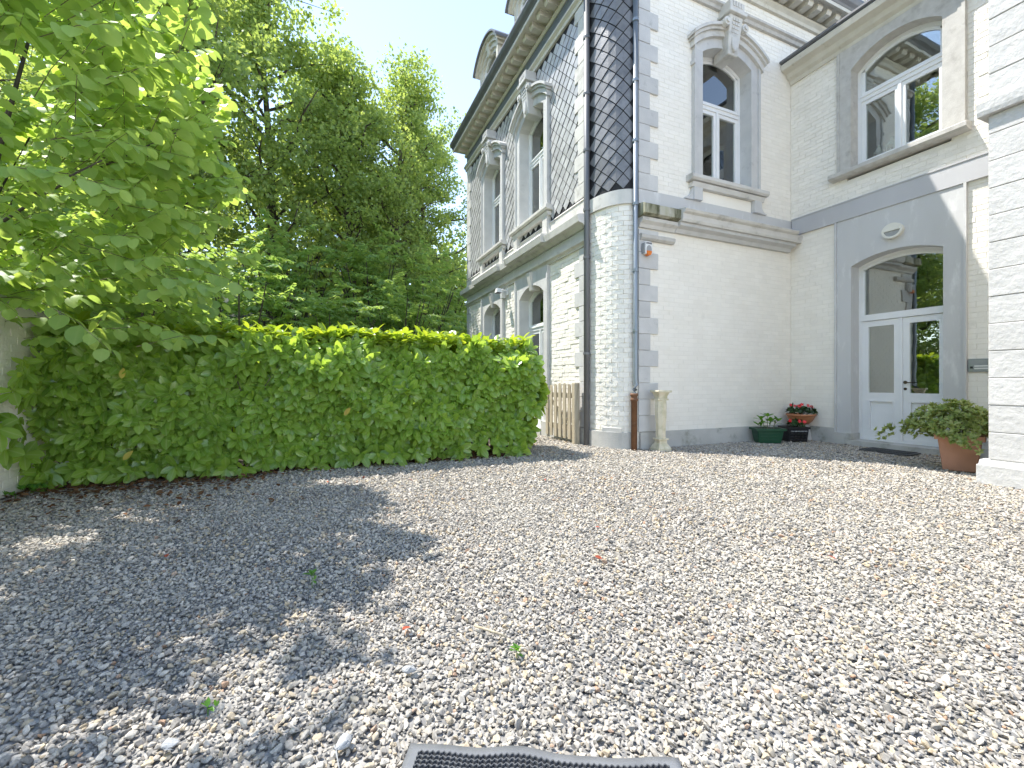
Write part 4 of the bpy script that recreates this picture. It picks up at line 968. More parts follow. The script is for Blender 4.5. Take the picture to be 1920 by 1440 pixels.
def planter_box(c, w0, w1, d0, d1, h, rot, name, label, cat, mat, group=None, ribs=True, rim=.025):
    f = lambda s, d, z: (c[0] + s * math.cos(rot) - d * math.sin(rot), c[1] + s * math.sin(rot) + d * math.cos(rot), z)
    P = empty(name, (c[0], c[1], 0), label, cat, group); m = MB(f); t = .018
    b, T = (-w0 / 2, w0 / 2, -d0 / 2, d0 / 2), (-w1 / 2, w1 / 2, -d1 / 2, d1 / 2)
    m.taper(b, T, 0, h * .9); m.build('body', mat, P, bevel=.008)
    q = MB(f)
    for (a0, a1, e0, e1) in ((-w1 / 2 - rim, w1 / 2 + rim, -d1 / 2 - rim, -d1 / 2 + t), (-w1 / 2 - rim, w1 / 2 + rim, d1 / 2 - t, d1 / 2 + rim), (-w1 / 2 - rim, -w1 / 2 + t, -d1 / 2 + t, d1 / 2 - t), (w1 / 2 - t, w1 / 2 + rim, -d1 / 2 + t, d1 / 2 - t)):
        q.box(a0, a1, e0, e1, h * .86, h)
    q.build('rim', mat, P)
    if ribs:
        for k in range(3):
            z = h * (.2 + .22 * k); u = .2 + .22 * k; wd = w0 + (w1 - w0) * u; dp = d0 + (d1 - d0) * u
            q = MB(f); q.box(-wd / 2 + .05, wd / 2 - .05, -dp / 2 - .006, -dp / 2 + .02, z, z + .022); q.box(wd / 2 - .02, wd / 2 + .006, -dp / 2 + .05, dp / 2 - .05, z, z + .022); q.box(-wd / 2 - .006, -wd / 2 + .02, -dp / 2 + .05, dp / 2 - .05, z, z + .022); q.build('rib', mat, P)
    MB(f).box(-w1 / 2 + t + .001, w1 / 2 - t - .001, -d1 / 2 + t + .001, d1 / 2 - t - .001, h * .901, h * .955).build('soil', 'soil', P)
    return P, f
# green planter with a sparse young plant
gp, gf = planter_box((7.56, 5.60), .38, .46, .22, .28, .27, R_(-30), 'green_planter', 'dark green plastic trough planter with a sparse leafy plant', 'planter', 'green_plastic')
pl = empty('young_plant', (7.56, 5.60, .25), 'sparse pale green plant growing in the dark green trough', 'plant')
tips = []
for k, (dx, h, ln) in enumerate(((-.05, .17, .1), (.0, .23, .0), (.03, .12, -.05), (.10, .14, -.12), (-.09, .08, .12))):
    x, y, _ = gf(dx, 0, 0); MB().tube([(x, y, .25), (x - ln * .3, y, .25 + h * .6), (x - ln, y, .25 + h)], [.006, .005, .004], 6).build('stem', 'twig_bark', pl)
    tips.append(((x - ln, y, .25 + h), (-ln, -.1, 1), 5, 1.)); tips.append(((x - ln * .4, y, .25 + h * .6), (.3 - ln, -.4, .7), 3, .9))
plant(pl, tips, LAUREL, .13, 'bright_leaf', 20)
# black crate planter with red flowers in front of a grey block carrying the terracotta bowl
bp_, bf = planter_box((8.18, 5.52), .34, .38, .26, .30, .28, R_(-24), 'black_crate', 'black plastic crate planter with red flowers beside the green trough', 'planter', 'black_plastic', ribs=False, rim=.015)
for k in range(4):
    q = MB(bf)
    for j in range(5): q.box(-.15 + j * .062, -.15 + j * .062 + .045, -.158 - .004 * k, -.13, .03 + k * .055, .03 + k * .055 + .018)
    q.build('slot_bar', 'plastic_grey' if k == 3 else 'black_plastic', bp_)
    q = MB(bf); q.box(.16, .186, -.10, .10, .03 + k * .055, .03 + k * .055 + .018); q.build('slot_bar', 'black_plastic', bp_)
blk = MB(lambda s, d, z: (8.50 + s, 5.60 + d, z)).taper((-.17, .17, -.11, .11), (-.12, .12, -.09, .09), -.01, .30)
tag(blk.build('grey_stone_block', 'stone_grey', None, bevel=.008), 'tapered grey block under the terracotta flower bowl', 'block')
bw_ = empty('flower_bowl', (8.50, 5.60, .30), 'round terracotta bowl of red flowers on the grey block', 'pot')
MB().lathe([(.10, .302), (.14, .32), (.19, .37), (.225, .44), (.235, .465), (.25, .47), (.25, .505), (.235, .505), (.225, .47)], (8.50, 5.60), 28).build('bowl', 'bowl_terracotta', bw_, True)
MB().lathe([(.01, .455), (.222, .462), (.222, .475), (.01, .485)], (8.50, 5.60), 20).build('soil', 'soil', bw_)
def flowers(name, c, z, r, n_t, n_f, label, up=.12, parent_spec=None):
    Fp = empty(name, (c[0], c[1], z), label, 'flowers'); tips = []
    for i in range(n_t):
        a = rng.uniform(0, 6.28); q = r * math.sqrt(rng.uniform(.02, 1)); p = (c[0] + q * math.cos(a), c[1] + q * math.sin(a), z + up * rng.uniform(.3, 1.) * (1.2 - .5 * q / r)); tips.append((p, (math.cos(a) * q / r, math.sin(a) * q / r, .9), 6, 1.))
        if i % 2 == 0: MB().tube([(c[0] + q * .3 * math.cos(a), c[1] + q * .3 * math.sin(a), z - .02), p], .005, 5).build('stem', 'dark_leaf', Fp)
    plant(Fp, tips, OVAL, .085, 'dark_leaf', 0)
    for i in range(n_f):
        a = rng.uniform(0, 6.28) ; q = r * math.sqrt(rng.uniform(.0, .9)); fc = np.array((c[0] + q * math.cos(a) - .03, c[1] + q * math.sin(a) - .04, z + up * rng.uniform(.9, 1.25))); m = MB()
        nrm = unit(np.array([-.5, -.6, .6]) + rng.normal(0, .25, 3)); u = unit(np.cross(nrm, [0, 0, 1])); v = np.cross(nrm, u)
        for k in range(5):
            t = 6.2832 * k / 5; d1 = u * math.cos(t) + v * math.sin(t); d2 = u * math.cos(t + .55) + v * math.sin(t + .55); d3 = u * math.cos(t - .55) + v * math.sin(t - .55)
            m.add([tuple(fc), tuple(fc + .026 * d3 + nrm * .004), tuple(fc + .036 * d1 + nrm * .010), tuple(fc + .026 * d2 + nrm * .004)], [(0, 1, 2, 3)])
        m.build('flower', 'flower_red', Fp)
flowers('red_flowers', (8.50, 5.60), .49, .21, 26, 9, 'red flowering plant filling the terracotta bowl', .16)
flowers('red_flowers', (8.22, 5.50), .27, .13, 14, 6, 'red flowering plant low in the black crate', .10)
# big terracotta pot with a leafy bush
tp, tf_ = planter_box((7.40, 2.86), .30, .39, .27, .35, .45, R_(-72), 'terracotta_planter', 'large square terracotta planter with flared rim beside the pitted stone corner', 'planter', 'terracotta', ribs=False, rim=.028)
bu = empty('potted_bush', (7.40, 2.86, .42), 'pale green variegated bush spilling over the terracotta planter', 'bush'); tips = []
for i in range(520):
    a = rng.uniform(0, 6.28); e = math.asin(rng.uniform(-.12, 1.)); q = np.array([math.cos(a), math.sin(a), 0]); rr = .41 + .05 * math.sin(3 * a + 1); k_ = rng.uniform(.72, 1.04)
    p = np.array([7.42, 2.93, .47]) + q * rr * math.cos(e) * k_ * np.array([.85, 1.05, 1]) + np.array([0, 0, .38 * math.sin(e) * k_ + .05 * math.sin(5 * a) * math.cos(e)])
    if p[0] > XD - .02 and p[1] < 2.46: p[1] = 2.48 + rng.uniform(0, .12)
    tips.append((p, unit(q * math.cos(e) + np.array([0, 0, .35 + math.sin(e)])), 8, 1.))
for i in range(26):                                                     # stray shoots towards the door and low over the rim
    t = rng.uniform(0, 1); p = np.array([7.22 - .1 * t, 3.25 + .36 * t + rng.uniform(-.05, .05), .52 - .18 * t + rng.uniform(-.05, .12)]); tips.append((p, (-.3, .5, .5), 8, .95))
for i in range(10): tips.append((np.array([7.02, 2.62 + rng.uniform(-.08, .08), .36 + rng.uniform(-.1, .1)]), (-.6, -.1, .4), 8, .9))
plant(bu, tips, SMALL, .062, 'pot_leaf', 120)
for i in range(12):
    a = i * .53; MB().tube([(7.40, 2.88, .42), (7.40 + .10 * math.cos(a), 2.88 + .10 * math.sin(a), .55), (7.40 + .28 * math.cos(a), 2.90 + .28 * math.sin(a), .62)], [.009, .007, .004], 5).build('stem', 'twig_bark', bu)
# indoor plant on an iron stand behind the door
ia = empty('indoor_plant', (9.75, 3.62, .06), 'leafy green plant on a scrolled iron stand behind the door glass', 'plant')
q = MB()
for k in range(3):
    a = k * 2.1; q.tube([(9.75 + .16 * math.cos(a), 3.62 + .16 * math.sin(a), .065), (9.75 + .03 * math.cos(a), 3.62 + .03 * math.sin(a), .5), (9.75 + .13 * math.cos(a), 3.62 + .13 * math.sin(a), 1.02), (9.75 + .07 * math.cos(a), 3.62 + .07 * math.sin(a), 1.10), (9.75 + .02 * math.cos(a), 3.62 + .02 * math.sin(a), 1.0)], .010, 6)
q.build('iron_stand', 'dark_metal', ia); MB().lathe([(.09, 1.06), (.12, 1.22), (.13, 1.22), (.11, 1.16)], (9.75, 3.62), 14).build('pot', 'black_plastic', ia, True)
tips = [((9.75 + rng.normal(0, .12), 3.62 + rng.normal(0, .13), 1.28 + rng.uniform(-.05, .26)), (rng.normal(-.4, .6), rng.normal(0, .6), .6), 6, 1.) for _ in range(34)]
plant(ia, tips, LAUREL, .16, 'bright_leaf', 0)

def near_mat():
    """ribbed rubber mat at the photographer's feet, one long edge rucked up on the stones"""
    P0 = np.array([.245, 1.335]); e1 = np.array([.675, -.357]); e1 = e1 / np.linalg.norm(e1); e2 = np.array([-e1[1], e1[0]]) * -1; Lm, Wm = .785, .46
    root = empty('rubber_mat', (*(P0 + e1 * Lm / 2 + e2 * Wm / 2), 0), 'black ribbed rubber mat with wavy smooth border lying on the gravel', 'mat')
    def pt(u, v, dz=0.):
        w = .007 * math.sin(u * 14) + .003 * math.sin(u * 31 + 1); q = P0 + e1 * u + e2 * (v + w * max(0, 1 - v * 3)); return (q[0], q[1], .020 + .003 * math.sin(u * 9 + v * 5) + .002 * math.sin(u * 23) + dz)
    nu, nv = 48, 20; vs = []; fs = []
    for j in range(nv + 1):
        for i in range(nu + 1): vs.append(pt(Lm * i / nu, Wm * j / nv))
    base = len(vs); vs += [(x, y, z - .012) for x, y, z in vs]
    for j in range(nv):
        for i in range(nu):
            a = j * (nu + 1) + i; fs += [(a, a + 1, a + nu + 2, a + nu + 1), (base + a + nu + 1, base + a + nu + 2, base + a + 1, base + a)]
    for i in range(nu): fs += [(i, base + i, base + i + 1, i + 1), (nv * (nu + 1) + i, nv * (nu + 1) + i + 1, base + nv * (nu + 1) + i + 1, base + nv * (nu + 1) + i)]
    for j in range(nv): a = j * (nu + 1); b = a + nu; fs += [(a, a + nu + 1, base + a + nu + 1, base + a), (b, base + b, base + b + nu + 1, b + nu + 1)]
    MB().add(vs, fs).build('border_sheet', 'rubber_edge', root, True)
    v = .038; k = 0
    while v < Wm - .04:
        m = MB(); pts = []; n = 150
        for i in range(n + 1):
            u = .035 + (Lm - .07) * i / n; pts.append((u, v + .0042 * math.sin(u * 2 * math.pi / .0165)))
        for (u0, v0), (u1, v1) in zip(pts, pts[1:]):
            m.add([pt(u0, v0 - .0035, .001), pt(u1, v1 - .0035, .001), pt(u1, v1 + .0035, .001), pt(u0, v0 + .0035, .001), pt(u0, v0 - .002, .009), pt(u1, v1 - .002, .009), pt(u1, v1 + .002, .009), pt(u0, v0 + .002, .009)], [(4, 5, 6, 7), (0, 1, 5, 4), (2, 3, 7, 6)])
        m.build('wavy_rib', 'rubber', root); v += .0155; k += 1
near_mat()
dm = empty('door_mat', (8.30, 4.05, 0), 'thin black mat on the gravel at the entrance threshold', 'mat')
MB().box(8.06, 8.42, 3.70, 4.36, .004, .028).build('mat_sheet', 'rubber', dm, bevel=.006)
q = MB()
for i in range(10): q.box(8.05 + i * .032 + .03, 8.05 + i * .032 + .046, 3.73, 4.33, .0285, .036)
q.build('mat_pile', 'black_plastic', dm)
# ------------------------------------------------------------------ laurel hedge
def hedge():
    H = empty('laurel_hedge', (.1, 6.7, 0), 'clipped cherry laurel hedge with big glossy leaves screening the courtyard', 'hedge')
    x0, x1, y0, y1, zt = -2.72, 3.05, 6.20, 7.25, 1.66
    tips = []
    def wob(a, b): return .07 * math.sin(a * 2.3 + b * 1.7) + .05 * math.sin(a * 5.1 - b * 3.3) + .03 * math.sin(a * 9 + b * 7)
    def topz(x): return zt + .02 * math.sin(x * 1.9 + .5) + .015 * math.sin(x * 4.7) + .02
    def put(n, fn):
        for _ in range(n): tips.append(fn())
    def front():
        x = rng.uniform(x0, x1); z = rng.uniform(.14, 1.66) ; z = min(z, topz(x))
        y = y0 + wob(x, z * 2) - .12 * math.sin(min(1, z / 1.6) * 3.0) * .6 + max(0, (z - 1.45)) * .6
        return ((x, y + abs(rng.normal(0, .05)), z), (rng.normal(0, .35), -1, rng.normal(.25, .35)))
    def top():
        x = rng.uniform(x0, x1); y = rng.uniform(y0 + .05, y1); return ((x, y, topz(x) + rng.normal(0, .035)), (rng.normal(0, .35), rng.normal(-.25, .35), 1))
    def end():
        y = rng.uniform(y0, y1); z = rng.uniform(.15, 1.6); return ((x1 + wob(y * 2, z * 2) - .10 + .16 * math.sin(z * 1.9), y, z), (1, rng.normal(-.2, .4), rng.normal(.3, .35)))
    def inner():
        return ((rng.uniform(x0, x1), rng.uniform(y0 + .12, y1 - .1), rng.uniform(.15, 1.5)), tuple(rng.normal(0, .6, 3) + np.array([0, -.5, .4])))
    def back():
        x = rng.uniform(x0, x1); return ((x, y1 + wob(x, 3), rng.uniform(.2, 1.6)), (rng.normal(0, .3), 1, .3))
    put(1050, front); top_start = len(tips); put(520, top); top_end = len(tips); put(230, end); put(220, inner); put(110, back)
    for _ in range(26):                                              # loose shoots at the wall end
        t = rng.uniform(0, 1); tips.append(((-2.72 - .12 * t + rng.normal(0, .12), 6.05 - .65 * t + rng.normal(0, .1), rng.uniform(.25, 1.55) * (1 - .2 * t)), (rng.normal(-.5, .3), -.9, rng.normal(.1, .3))))
    young_backlit_set = set(range(top_start, top_end))
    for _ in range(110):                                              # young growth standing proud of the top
        x = rng.uniform(x0, x1); young_backlit_set.add(len(tips)); tips.append(((x, rng.uniform(y0 + .05, y0 + .6), topz(x) + rng.uniform(.03, .12)), (rng.normal(0, .25), rng.normal(0, .2), 1)))
    for _ in range(60):                                              # low skirts on the ground
        x = rng.uniform(x0, 2.9); tips.append(((x, y0 - .10 + rng.normal(0, .06), rng.uniform(.07, .2)), (rng.normal(0, .5), -1, -.1)))
    M, P, S, Yg = [], [], [], []
    for ti, (p, d) in enumerate(tips):
        d = unit(np.array(d, float)); a = unit(np.cross(d, [.2, .3, 1.])); b = np.cross(d, a); ph = rng.uniform(0, 6.28); k = rng.integers(6, 9); sz = rng.uniform(.85, 1.15)
        for i in range(k):
            th = ph + 2.4 * i; rd = a * math.cos(th) + b * math.sin(th); tl = .60 + .80 * (i / k) + rng.uniform(-.15, .2)
            fw = d * math.cos(tl) + rd * math.sin(tl) + np.array([0, 0, -.30]); nr = d * math.sin(tl) - rd * math.cos(tl) + np.array([0, 0, .45]) + rng.normal(0, .15, 3)
            M.append(axes(fw, nr)); P.append(np.array(p) - d * .05 * i / k); Yg.append(ti in young_backlit_set and p[1] < y0 + .75); S.append(.172 * sz * rng.uniform(.75, 1.15))
    M, P, S = np.array(M), np.array(P), np.array(S)
    ok = ~((P[:, 0] < XW + .0) & (P[:, 1] < 6.8)); M, P, S, Yg = M[ok], P[ok], S[ok], np.array(Yg)[ok]
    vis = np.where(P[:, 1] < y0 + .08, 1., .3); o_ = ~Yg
    leaves(H, 'leaf', LAUREL[0], LAUREL[1], M[o_], P[o_], S[o_], 'laurel_leaf', 300, visible=vis[o_])
    leaves(H, 'young_backlit_leaf', LAUREL[0], LAUREL[1], M[Yg], P[Yg], S[Yg], 'young_backlit_laurel', 60, 'young_backlit_growth')
    me = mesh_np('yellow_leaf', LAUREL[0], LAUREL[1], ribs_of(LAUREL[0], 1)); me.materials.append(MATS['yellow_leaf'])
    for _ in range(3):                                               # a few spent yellow leaves on the front
        x = rng.uniform(-2.2, 2.8); z = rng.uniform(.35, 1.35); m3 = axes(np.array([[rng.normal(0, .6), -.4, -.8]]), np.array([[0, -1., .5]]))[0] * .125
        o = bpy.data.objects.new('yellow_leaf', me); COL.objects.link(o); o.parent = H; m4 = Matrix.Identity(4)
        for a in range(3):
            for b in range(3): m4[a][b] = float(m3[a, b])
        m4[0][3], m4[1][3], m4[2][3] = x - H.location.x, y0 - .19 - H.location.y, z; o.matrix_basis = m4
    q = MB()
    for _ in range(130):
        x = rng.uniform(x0 + .1, x1 - .1); y = rng.uniform(6.45, 7.05); pts = [(x, y, -.02)]; r = rng.uniform(.008, .02)
        for k in range(4): pts.append((pts[-1][0] + rng.normal(0, .10), pts[-1][1] + rng.normal(-.02, .07), pts[-1][2] + .36))
        q.tube(pts, [r, r * .9, r * .7, r * .5, r * .3], 5)
    tag(q.build('stems', 'twig_bark', H), kind='stuff')
    print('hedge leaves', len(S))
hedge()

# ------------------------------------------------------------------ leaf sprays (hazel and woodland shrubs)
def sprays(tw, leaf_len, per, shape, droop=.5):
    """leaves set alternately along twigs: tw = list of (start, direction, length)"""
    M, P, S = [], [], []
    for st, d, ln in tw:
        st = np.array(st, float); d = unit(np.array(d, float)); sd = unit(np.cross(d, [0, 0, 1.]) + 1e-6); up = np.cross(sd, d)
        for i in range(per):
            t = (i + .5) / per; bend = -.18 * ln * t * t
            p = st + d * ln * t + np.array([0, 0, bend]) + rng.normal(0, .012, 3); sg = 1 if i % 2 else -1
            fw = d * rng.uniform(.35, .8) + sd * sg * rng.uniform(.5, 1.) + np.array([0, 0, -droop * rng.uniform(.4, 1.3)])
            nr = up + np.array([0, 0, .6]) + rng.normal(0, .30, 3)
            M.append(axes(fw, nr)); P.append(p); S.append(leaf_len * rng.uniform(.65, 1.2) * (.75 + .4 * math.sin(math.pi * t)))
    return np.array(M), np.array(P), np.array(S)

def hazel():
    H = empty('hazel_tree', (-3.7, 6.3, 0), 'big overhanging hazel with large round leaves above the garden wall', 'tree')
    c = np.array([-3.0, 5.45, 3.55]); tw = []
    trunk0 = np.array([-3.7, 6.3, 0.])
    n = 0
    while n < 1150:
        u = unit(rng.normal(size=3)); r = rng.uniform(.25, 1.) ** .45; high = n >= 1110          # the top leans out over the courtyard
        lump = 1 + .10 * math.sin(5 * u[0] + 3 * u[2]) + .08 * math.sin(7 * u[1] - 4 * u[2])
        p = (np.array([-2.75, 3.9, 5.3]) + u * r * lump * np.array([1.55, 1.6, 1.2])) if high else c + u * r * lump * np.array([2.28, 2.35, 2.75])
        if p[2] < 1.55 or (p[0] < -5.6) or (p[0] < -3.3 and p[1] < 5.0 and rng.uniform() < .6): continue  # twigs beyond the wall thinned so dappled sun reaches the gravel
        if p[2] < 1.95 and p[0] < -1.9 and p[1] < 5.2: continue
        if p[2] < 2.3 and p[0] > -.75 and p[1] < 4.2: continue
        out = unit(p - np.array([-3.6, 6.0, 1.6])); d = out + rng.normal(0, .28, 3) + np.array([.1, -.1, -.05]); ln = rng.uniform(.45, .8)
        tw.append((p - unit(d) * ln * .7, d, ln)); n += 1
    M, P, S = sprays(tw, .135, 11, HAZEL, .75)
    keep = (rng.uniform(size=len(P)) < .4) | ((P[:, 2] < 5.5) & (P[:, 0] > -3.9) & (P[:, 1] > 3.7)); M, P, S = M[keep], P[keep], S[keep]      # looser top: unseen leaves thinned to lighten the shade on the gravel
    ok = ~((P[:, 0] < XW + .05) & (P[:, 0] > XW - .36) & (P[:, 2] < 1.95) & (P[:, 1] < 6.8)); M, P, S = M[ok], P[ok], S[ok]
    # leaves facing the courtyard show
    vis = np.where((P - c)[:, 1] * -1 + (P - c)[:, 0] > .6, 1., .25)
    leaves(H, 'leaf', HAZEL[0], HAZEL[1], M, P, S, 'hazel_leaf', 300, 'crown', visible=vis)
    q = MB()
    for st, d, ln in tw:
        d = unit(np.array(d)); st = np.array(st); q.tube([tuple(st), tuple(st + d * ln * .5 + [0, 0, -.02]), tuple(st + d * ln + [0, 0, -.18 * ln])], [.0035, .003, .0015], 3)
    tag(q.build('twigs', 'twig_bark', H), kind='stuff')
    for k in range(9):
        a = rng.uniform(0, 6.28); b = trunk0 + [.18 * math.cos(a), .18 * math.sin(a), -.05]; e = c + rng.normal(0, .7, 3) + [-.5, .5, 1.0]; mid = (b + e) / 2 + [0, 0, .7]
        MB().tube([tuple(b), tuple(b * .7 + mid * .3 + [0, 0, .2]), tuple(mid), tuple(e)], [.05, .04, .028, .008], 7).build('trunk', 'bark', H, True)
    for e in ((-1.5, 4.2, 2.75), (-1.2, 4.9, 3.4)):
        b = np.array([-3.4, 5.9, 2.1]); e = np.array(e); mid = (b + e) / 2 + [0, 0, .12]; MB().tube([tuple(b), tuple(mid), tuple(e)], [.020, .012, .005], 6).build('branch', 'bark', H, True)
    print('hazel leaves', len(S))
hazel()

# ------------------------------------------------------------------ woodland trees and shrubs
TREE_CACHE = {}
def tree_meshes(kind):
    """three tall tree shapes, unit-free metres: trunk + limbs mesh, leaf mesh"""
    if kind in TREE_CACHE: return TREE_CACHE[kind]
    r = np.random.default_rng(100 + kind); H = 15.; wood = MB(); cl = []
    lean = r.normal(0, .35, 2)
    def tp(t): return np.array([lean[0] * t * t + .25 * math.sin(3 * t + kind), lean[1] * t * t, H * .88 * t])
    wood.tube([tuple(tp(t)) for t in np.linspace(0, 1, 9)], list(np.linspace(.24, .04, 9)), 8)
    nl = 26
    for i in range(nl):
        t = .24 + .74 * (i + r.uniform(0, 1)) / nl; a = 2.4 * i + r.uniform(-.5, .5); b = tp(t); ln = (3.6 - 2.3 * max(0, (t - .45) / .55)) * r.uniform(.75, 1.15) * (.6 + min(1, t * 1.6) * .4)
        out = np.array([math.cos(a), math.sin(a), 0]); el = .35 + .7 * t; pts = [b]
        for k in range(1, 5): s = k / 4; pts.append(b + out * ln * s * math.cos(el * (1 - .3 * s)) + np.array([0, 0, ln * s * math.sin(el) * (1 - .2 * s)]) + r.normal(0, .12, 3))
        wood.tube([tuple(p) for p in pts], [.085 * (1 - t * .6), .06, .045, .03, .012], 5)
        for k in range(9):
            s = r.uniform(.3, 1.05); j = min(int(s * 4), 3); u = s * 4 - j; p = pts[j] + (pts[j + 1] - pts[j]) * u + r.normal(0, .5, 3) * np.array([1, 1, .7]); cl.append((p, r.uniform(.38, .75)))
            if k < 4: wood.tube([tuple(pts[j]), tuple(p)], [.02, .006], 3)
    for k in range(16): cl.append((tp(1.) + r.normal(0, .7, 3) + [0, 0, .3], r.uniform(.4, .7)))
    n = 85; C = np.repeat(np.array([c[0] for c in cl]), n, 0); Rr = np.repeat(np.array([c[1] for c in cl]), n)
    P = C + unit(r.normal(size=(len(C), 3))) * (Rr * r.uniform(.1, 1, len(C)) ** .6)[:, None] * np.array([1.15, 1.15, .75])
    fw = r.normal(size=(len(P), 3)) + np.array([0, 0, -.3]); nr = r.normal(0, .6, (len(P), 3)) + np.array([0, 0, .9]); S = r.uniform(.11, .20, len(P))
    Vv, T = scatter(SMALL[0] * np.array([1.5, 1, 1]), SMALL[1], axes(fw, nr) * S[:, None, None], P)
    wo_ = wood.build('trunk', 'bark'); wm = wo_.data; bpy.data.objects.remove(wo_); wm.polygons.foreach_set('use_smooth', [True] * len(wm.polygons))
    lm = mesh_np('crown', Vv, T); TREE_CACHE[kind] = (wm, lm); return wm, lm
def put_tree(kind, x, y, h, rot, name, label, mat='wood_leaf', group='woodland trees beyond the hedge', wid=1.):
    wm, lm = tree_meshes(kind); z = bank(x, y); t = empty(name, (x, y, z), label, 'tree', group); s = h / 15.
    for nm, me in (('trunk', wm), ('crown', lm)):
        o = bpy.data.objects.new(nm, me); COL.objects.link(o); o.parent = t; o.scale = (s * wid, s * wid, s); o.rotation_euler = (0, 0, rot); o.location = (0, 0, -.1)
        if nm == 'crown' and not me.materials: me.materials.append(MATS[mat])
    t.update_tag(); return t
trees = [(0, -1.8, 17.8, 15.0, 0.4, 'tall forked tree with dark trunk rising highest beyond the hedge', 1.),
         (1, -4.4, 15.6, 13.5, 2.0, 'tall leafy tree standing behind the hazel crown', 1.05),
         (2, 1.1, 18.5, 13.0, 1.0, 'broad tree in the gap right of the tall forked tree', 1.1),
         (0, 3.0, 19.0, 13.2, 3.0, 'slender tree reaching the sky near the villa eaves', .95),
         (1, 4.7, 21.0, 12.0, 4.4, 'lower tree just behind the far end of the villa', 1.1),
         (2, -7.0, 18.0, 15.0, 5.1, 'tall tree deep in the wood behind the garden wall', 1.1),
         (1, -.2, 23.0, 13.0, 1.3, 'half hidden tree up the bank between the forked tree and the broad one', 1.15),
         (0, 2.6, 25.0, 9.5, 2.2, 'far tree up the bank behind the slender tree', 1.2),
         (2, -6.4, 11.2, 8.5, 2.9, 'bushy tree close behind the hazel and garden wall', 1.25),
         (2, -15.5, 15.5, 20.0, .7, 'tree outside the courtyard beyond the hazel and garden wall', 1.1),
         (1, -11.0, 4.5, 14.0, 3.3, 'tree outside the courtyard far beyond the garden wall coping', 1.1),
         (0, -13.0, -2.0, 15.0, 1.9, 'lone tree outside the courtyard past the near end of the garden wall', 1.2)]
for k, x, y, h, ro, lb, wd in trees: put_tree(k, x, y, h, ro, 'woodland_tree', lb, wid=wd)

SH = {}
def shrub_mesh(kind):
    if kind in SH: return SH[kind]
    r = np.random.default_rng(300 + kind); tw = []; wood = MB()
    for i in range(360):
        u = unit(r.normal(size=3)); u[2] = abs(u[2]) * 1.0 - .12; q = r.uniform(.15, 1.) ** .4; p = u * q * np.array([1.6, 1.6, 3.4]) * (1 + .15 * math.sin(6 * u[0] + 4 * u[1]) + .12 * math.sin(9 * u[2] + kind)) + [0, 0, .5]
        d = u * [1, 1, .35] + r.normal(0, .3, 3) * [1, 1, .5] + [0, 0, -.05]; ln = r.uniform(.5, .9); tw.append((p - unit(d) * ln * .6, d, ln))
    for i in range(12):
        a = r.uniform(0, 6.28); wood.tube([(0.1 * math.cos(a), .1 * math.sin(a), -.1), (.4 * math.cos(a), .4 * math.sin(a), 1.3), (1. * math.cos(a), 1. * math.sin(a), 2.8)], [.04, .03, .01], 5)
    global rng; keep = rng; rng = r; M, P, S = sprays(tw, .125, 24, OVAL, .45); rng = keep
    Vv, T = scatter(OVAL[0] * np.array([1.25, 1, 1]), OVAL[1], M * S[:, None, None], P)
    wo_ = wood.build('stems', 'bark'); wm = wo_.data; bpy.data.objects.remove(wo_)
    SH[kind] = (wm, mesh_np('crown', Vv, T)); return SH[kind]
def put_shrub(kind, x, y, s, rot, label, sz=None):
    wm, lm = shrub_mesh(kind); t = empty('woodland_shrub', (x, y, bank(x, y)), label, 'shrub', 'shrubs at the wood edge'); sz = sz or s
    for nm, me in (('stems', wm), ('crown', lm)):
        o = bpy.data.objects.new(nm, me); COL.objects.link(o); o.parent = t; o.scale = (s, s, sz); o.rotation_euler = (0, 0, rot)
        if nm == 'crown' and not me.materials: me.materials.append(MATS['shrub_leaf'])
shr = [(0, -1.5, 10.2, 1.0, 0., 'pale green spreading shrub close behind the hedge by the hazel', 1.05),
       (1, .3, 11.8, 1.0, 1.2, 'layered green shrub behind the middle of the hedge', .95),
       (2, 2.1, 13.2, 1.05, 2.6, 'bright leafy shrub behind the hedge towards the villa', 1.2),
       (0, 3.3, 15.6, 1.1, 4.0, 'dense shrub at the wood edge beside the far villa corner', 1.35),
       (1, -3.4, 10.8, 1.15, 3.0, 'large shrub growing behind the hazel and garden wall', 1.2),
       (2, -.9, 14.2, 1.2, 5.0, 'tall shrub under the forked tree', 1.45),
       (1, 1.6, 15.8, 1.2, .5, 'tall shrub under the broad tree', 1.45),
       (0, -5.6, 12.6, 1.4, 2.2, 'big shrub deep behind the garden wall', 1.5),
       (2, 4.6, 18.4, 1.2, 1.0, 'shrub up the bank behind the villa corner', 1.3)]
for a in shr: put_shrub(*a)
